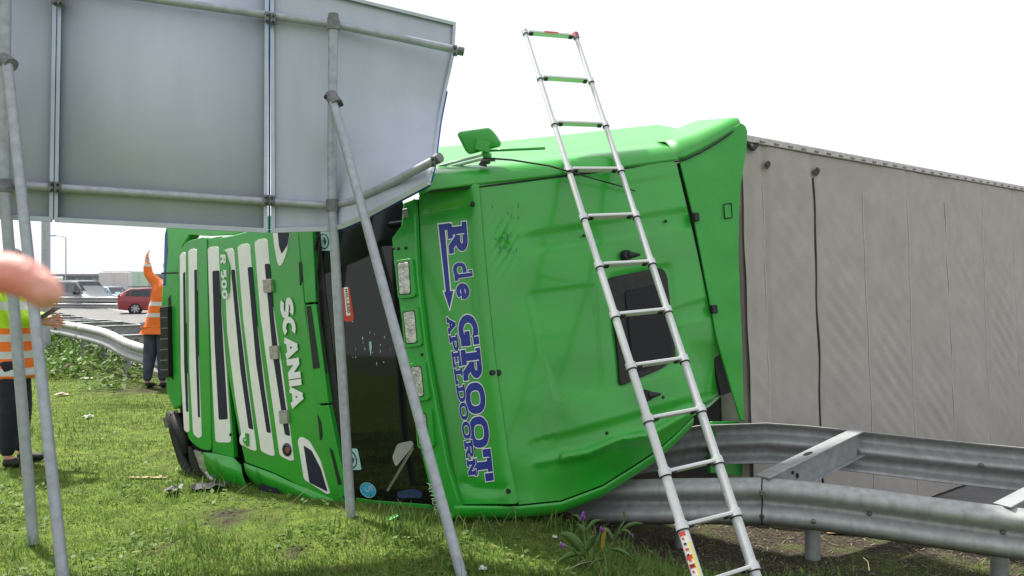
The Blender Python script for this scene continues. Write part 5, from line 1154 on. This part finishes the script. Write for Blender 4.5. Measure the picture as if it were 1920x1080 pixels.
# straw, twigs and chippings along the rail
n = 3600; x = r.uniform(-.3, 4.2, n); y = r.uniform(4.4, 6.6, n); d = rail_dist(x, y); k = (d > -1.25) & (d < .85); x, y = x[k], y[k]; a = r.uniform(0, 6.28, len(x)); s = r.uniform(.006, .028, len(x)); z = gz(x, y) + .004
c = np.stack([x, y, z], 1); dd = np.stack([np.cos(a) * s, np.sin(a) * s, r.uniform(-.1, .5, len(x)) * s], 1); pp = np.stack([-np.sin(a), np.cos(a), np.zeros(len(x))], 1) * (.0018 + .0022 * r.random(len(x)))[:, None]
V = np.stack([c - dd - pp, c + dd - pp, c + dd + pp, c - dd + pp, ], 1).reshape(-1, 3) + np.array([0, 0, .004]); i = np.arange(len(x))[:, None] * 4
build_np('wood_chippings', V, np.concatenate([i + np.array([[0, 1, 2]]), i + np.array([[0, 2, 3]])]), np.repeat(r.random(len(x)), 4), leaf_mat('dry straw', (.06, .045, .032), (.26, .22, .16), .1), 'dry straw and wood chippings strewn on the soil under the guardrail')

# comfrey plant in front of the cab
PURP = mat('purple petals', (.22, .07, .33), .6, noise=.3)
cbase = ongz(1115, 1062, g0(.42, 4.55)); cpl = thing('comfrey_plant', cbase, 'flowering comfrey plant with purple bells in front of the cab roof', 'plant')
def cp(x, y, dd=0): return at(x, y, cbase.y + dd)
LEAFG = mat('comfrey leaf', (.10, .19, .05), .55, noise=.3, nscale=30); YLEAF = mat('yellowed leaf', (.45, .34, .05), .6, noise=.3, nscale=30)
stems = [[(1098, 1060, 0), (1096, 1022, .02), (1094, 970, .05)], [(1125, 1062, .03), (1140, 1030, .05), (1160, 1000, .08), (1178, 988, .1)], [(1110, 1062, 0), (1118, 1020, -.02), (1128, 992, -.04)], [(1100, 1060, .0), (1075, 1030, -.05), (1056, 1020, -.06)], [(1150, 1015, .06), (1165, 985, .07), (1172, 975, .07)]]
for st in stems: mb = MB(); mb.tube([cp(*p) for p in st], [.0055] + [.0042] * (len(st) - 2) + [.0025], 7); mb.build('stem', LEAFG, cpl, smooth=True)
def leaf(b, t, w, m, sag=.02, name='leaf'):
    b, t = Vector(b), Vector(t); d = t - b; sdv_ = d.cross(Vector((0, 1, .35))).normalized(); rows = []
    for i in range(8):
        f = i / 7; c = b + d * f + ZUP * (sag * math.sin(math.pi * f)) ; ww = w * math.sin(math.pi * min(1, f * .93 + .05)) ** .8; cup = sdv_.cross(d).normalized() * ww * .35
        rows.append([c - sdv_ * ww + cup, c, c + sdv_ * ww + cup])
    mb = MB(); mb.grid(rows); return mb.build(name, m, cpl, smooth=True, solid=.0012)
for a, b, w, m in (((1098, 1045, 0), (1050, 1000, -.1), .022, LEAFG), ((1097, 1030, 0), (1052, 998, .1), .018, LEAFG), ((1096, 1040, 0), (1042, 1058, -.12), .02, LEAFG), ((1100, 1035, 0), (1118, 1004, -.06), .02, LEAFG), ((1096, 1005, .03), (1080, 984, .02), .012, LEAFG), ((1097, 1000, .03), (1128, 975, .0), .014, LEAFG), ((1128, 1036, 0), (1136, 990, -.05), .012, YLEAF), ((1130, 1050, .03), (1098, 1075, -.15), .02, LEAFG), ((1140, 1030, .05), (1188, 1050, .0), .014, LEAFG), ((1160, 1000, .08), (1206, 982, .1), .014, LEAFG), ((1150, 1015, .06), (1130, 990, .1), .012, LEAFG), ((1160, 996, .08), (1190, 1010, .02), .010, LEAFG), ((1095, 985, .05), (1072, 966, .06), .008, LEAFG), ((1110, 1055, 0), (1070, 1072, -.15), .018, LEAFG), ((1172, 978, .07), (1168, 960, .06), .007, LEAFG)):
    leaf(cp(*a), cp(*b), w, m)
for x, y, dd in ((1092, 966, .04), (1096, 970, .05), (1089, 972, .05), (1127, 990, -.05), (1131, 993, -.04), (1052, 1020, -.07), (1057, 1023, -.06), (1180, 1000, .09), (1186, 1004, .09), (1094, 962, .05)):
    c = cp(x, y, dd); mb = MB(); mb.tube([c + ZUP * .010, c + ZUP * .004, c - ZUP * .006, c - ZUP * .013], [.003, .007, .0075, .006], 8); mb.build('flower_bell', PURP, cpl, smooth=True)

# litter
CANR = mat('red can print', (.5, .09, .05), .35, metal=.3, noise=.5, nscale=40); CANG = mat('green packet', (.03, .33, .09), .35, noise=.4, nscale=50)
def crumple(name, x, y, w, h, m, label, cat='litter', group='litter on the grass', zg=None, seed=0, flat=.3):
    g = zg if zg is not None else 0
    for _ in range(3): p = ongz(x, y, g); g = g0(p.x, p.y)
    p = ongz(x, y, g); rr = random.Random(seed); mb = MB(); k = p.y / FPX; rows = []
    for i in range(6):
        row = []
        for j in range(4): row.append(p + Vector(((i / 5 - .5) * w * k * 1.0 + rr.uniform(-.1, .1) * w * k, (j / 3 - .5) * h * k * 3.0 + rr.uniform(-.1, .1) * h * k, .012 + rr.uniform(0, flat) * h * k)))
        rows.append(row)
    mb.grid(rows); o = mb.build(name, m, None, loc=p, solid=.003); tag(o, label, cat, group); return o
for i, (x, y, w, h, m, lb) in enumerate(((165, 711, 26, 4, PAPER, 'narrow strip of white paper on the grass near the person in orange'), (208, 726, 22, 6, PAPER, 'small folded white paper on the grass beside the feet of the person in orange'), (122, 690, 11, 8, mat('pink wrapper', (.7, .25, .28), .5), 'crumpled pink wrapper at the edge of the weeds'), (165, 785, 12, 7, PAPER, 'white tissue scrap lying alone on the lawn'), (118, 742, 22, 6, mat('beige scrap', (.5, .42, .33), .7), 'beige scrap of card on the lawn beside the tube posts'), (275, 898, 70, 3, mat('tan strip', (.5, .36, .2), .6, noise=.4, nscale=20), 'torn tan strip lying on the grass beside the bumper'), (325, 926, 24, 14, mat('grey shard', (.13, .13, .14), .4), 'broken grey plastic shard on the grass beside the bumper'), (392, 918, 60, 14, SOILDK, 'crushed black plastic debris under the broken headlamp'), (1605, 1000, 110, 9, mat('orange board', (.52, .30, .17), .8, noise=.15, nscale=12), 'flat orange brown board on the tarmac behind the guardrail'), (905, 1071, 14, 6, PAPER, 'white paper scrap in the grass beside the brace tube'), (1040, 1010, 9, 5, PAPER, 'tiny white scrap in the shade under the cab'))):
    crumple('litter_scrap', x, y, w, h, m, lb, seed=i, flat=.8 if h > 5 else .3)
p = ongz(1440, 1052, -.1); p.z = g0(p.x, p.y) + .032; d = Vector((.96, -.15, .12)).normalized(); can = thing('drink_can', (p.x, p.y, p.z - .03), 'crushed red and black drink can beside the ladder foot', 'can', 'litter on the grass')
mb = MB(); mb.tube([p - d * .055, p - d * .045, p - d * .01, p + d * .0], [.02, .027, .024, .026], 14); autosmooth(mb.build('can_base', SOILDK, can)); mb = MB(); mb.tube([p + d * .001, p + d * .05, p + d * .06], [.026, .027, .021], 14); autosmooth(mb.build('can_body', CANR, can))
p = ongz(1508, 1050, -.15); p.z = g0(p.x, p.y) + .02; mb = MB(); mb.box(p, (.05, .01, .012), (-.01, .025, .0), (0, 0, .012)); o = mb.build('drink_carton', CANG, None, loc=p, bevel=.004); tag(o, 'small green drink packet under the guardrail post', 'packet', 'litter on the grass')
p = ongz(1308, 1074, -.05); p.z = g0(p.x, p.y) + .02; mb = MB(); mb.box(p, (.02, .0, .004), (0, .02, 0), (0, 0, .025)); o = mb.build('green_wrapper', CANG, None, loc=p, bevel=.005); tag(o, 'green wrapper against the left foot of the ladder', 'wrapper', 'litter on the grass')
p = ongz(724, 992, .0); mb = MB(); mb.box(p + ZUP * .05, (.07, .02, .03), (-.008, .025, 0), (0, 0, .006)); o = mb.build('trim_piece', GREEN2, None, loc=p, bevel=.003); tag(o, 'broken sliver of green cab trim in the grass under the windscreen', 'debris')
# dry stalks standing in the grass
for i, (x0, y0, x1, y1) in enumerate(((520, 968, 578, 915), (655, 972, 628, 945), (762, 975, 745, 935), (880, 1010, 860, 965), (512, 1062, 520, 1020), (1020, 1075, 1012, 1050), (1060, 1070, 1110, 1052), (220, 940, 250, 965), (1630, 1070, 1618, 1045), (430, 935, 470, 905), (258, 1070, 262, 1005), (690, 985, 668, 960), (845, 1000, 838, 948))):
    a = ongz(x0, y0, 0.0); b = at(x1, y1, a.y + random.uniform(-.05, .1)); mb = MB(); mb.tube([a, a.lerp(b, .5) + Vector((.01, 0, .012)), b], [.0025, .002, .0012], 5)
    where = ['slanting in front of the dark wing vent', 'beside the foot of the right tube post', 'under the middle of the windscreen', 'beside the lower end of the long brace', 'in the open lawn below the soil patch', 'left of the comfrey plant', 'lying across the foot of the comfrey plant', 'below the torn tan strip', 'on the chippings under the guardrail', 'between the wing and the soil patch', 'in the lawn beside the tube brace', 'touching the foot of the right tube post', 'against the lower corner of the sun visor'][i]
    o = mb.build('dry_stalk', mat('straw stalk', (.36, .30, .19), .8), None, loc=a); tag(o, 'thin dry grass stalk ' + where, 'stalk', 'dry stalks in the grass')
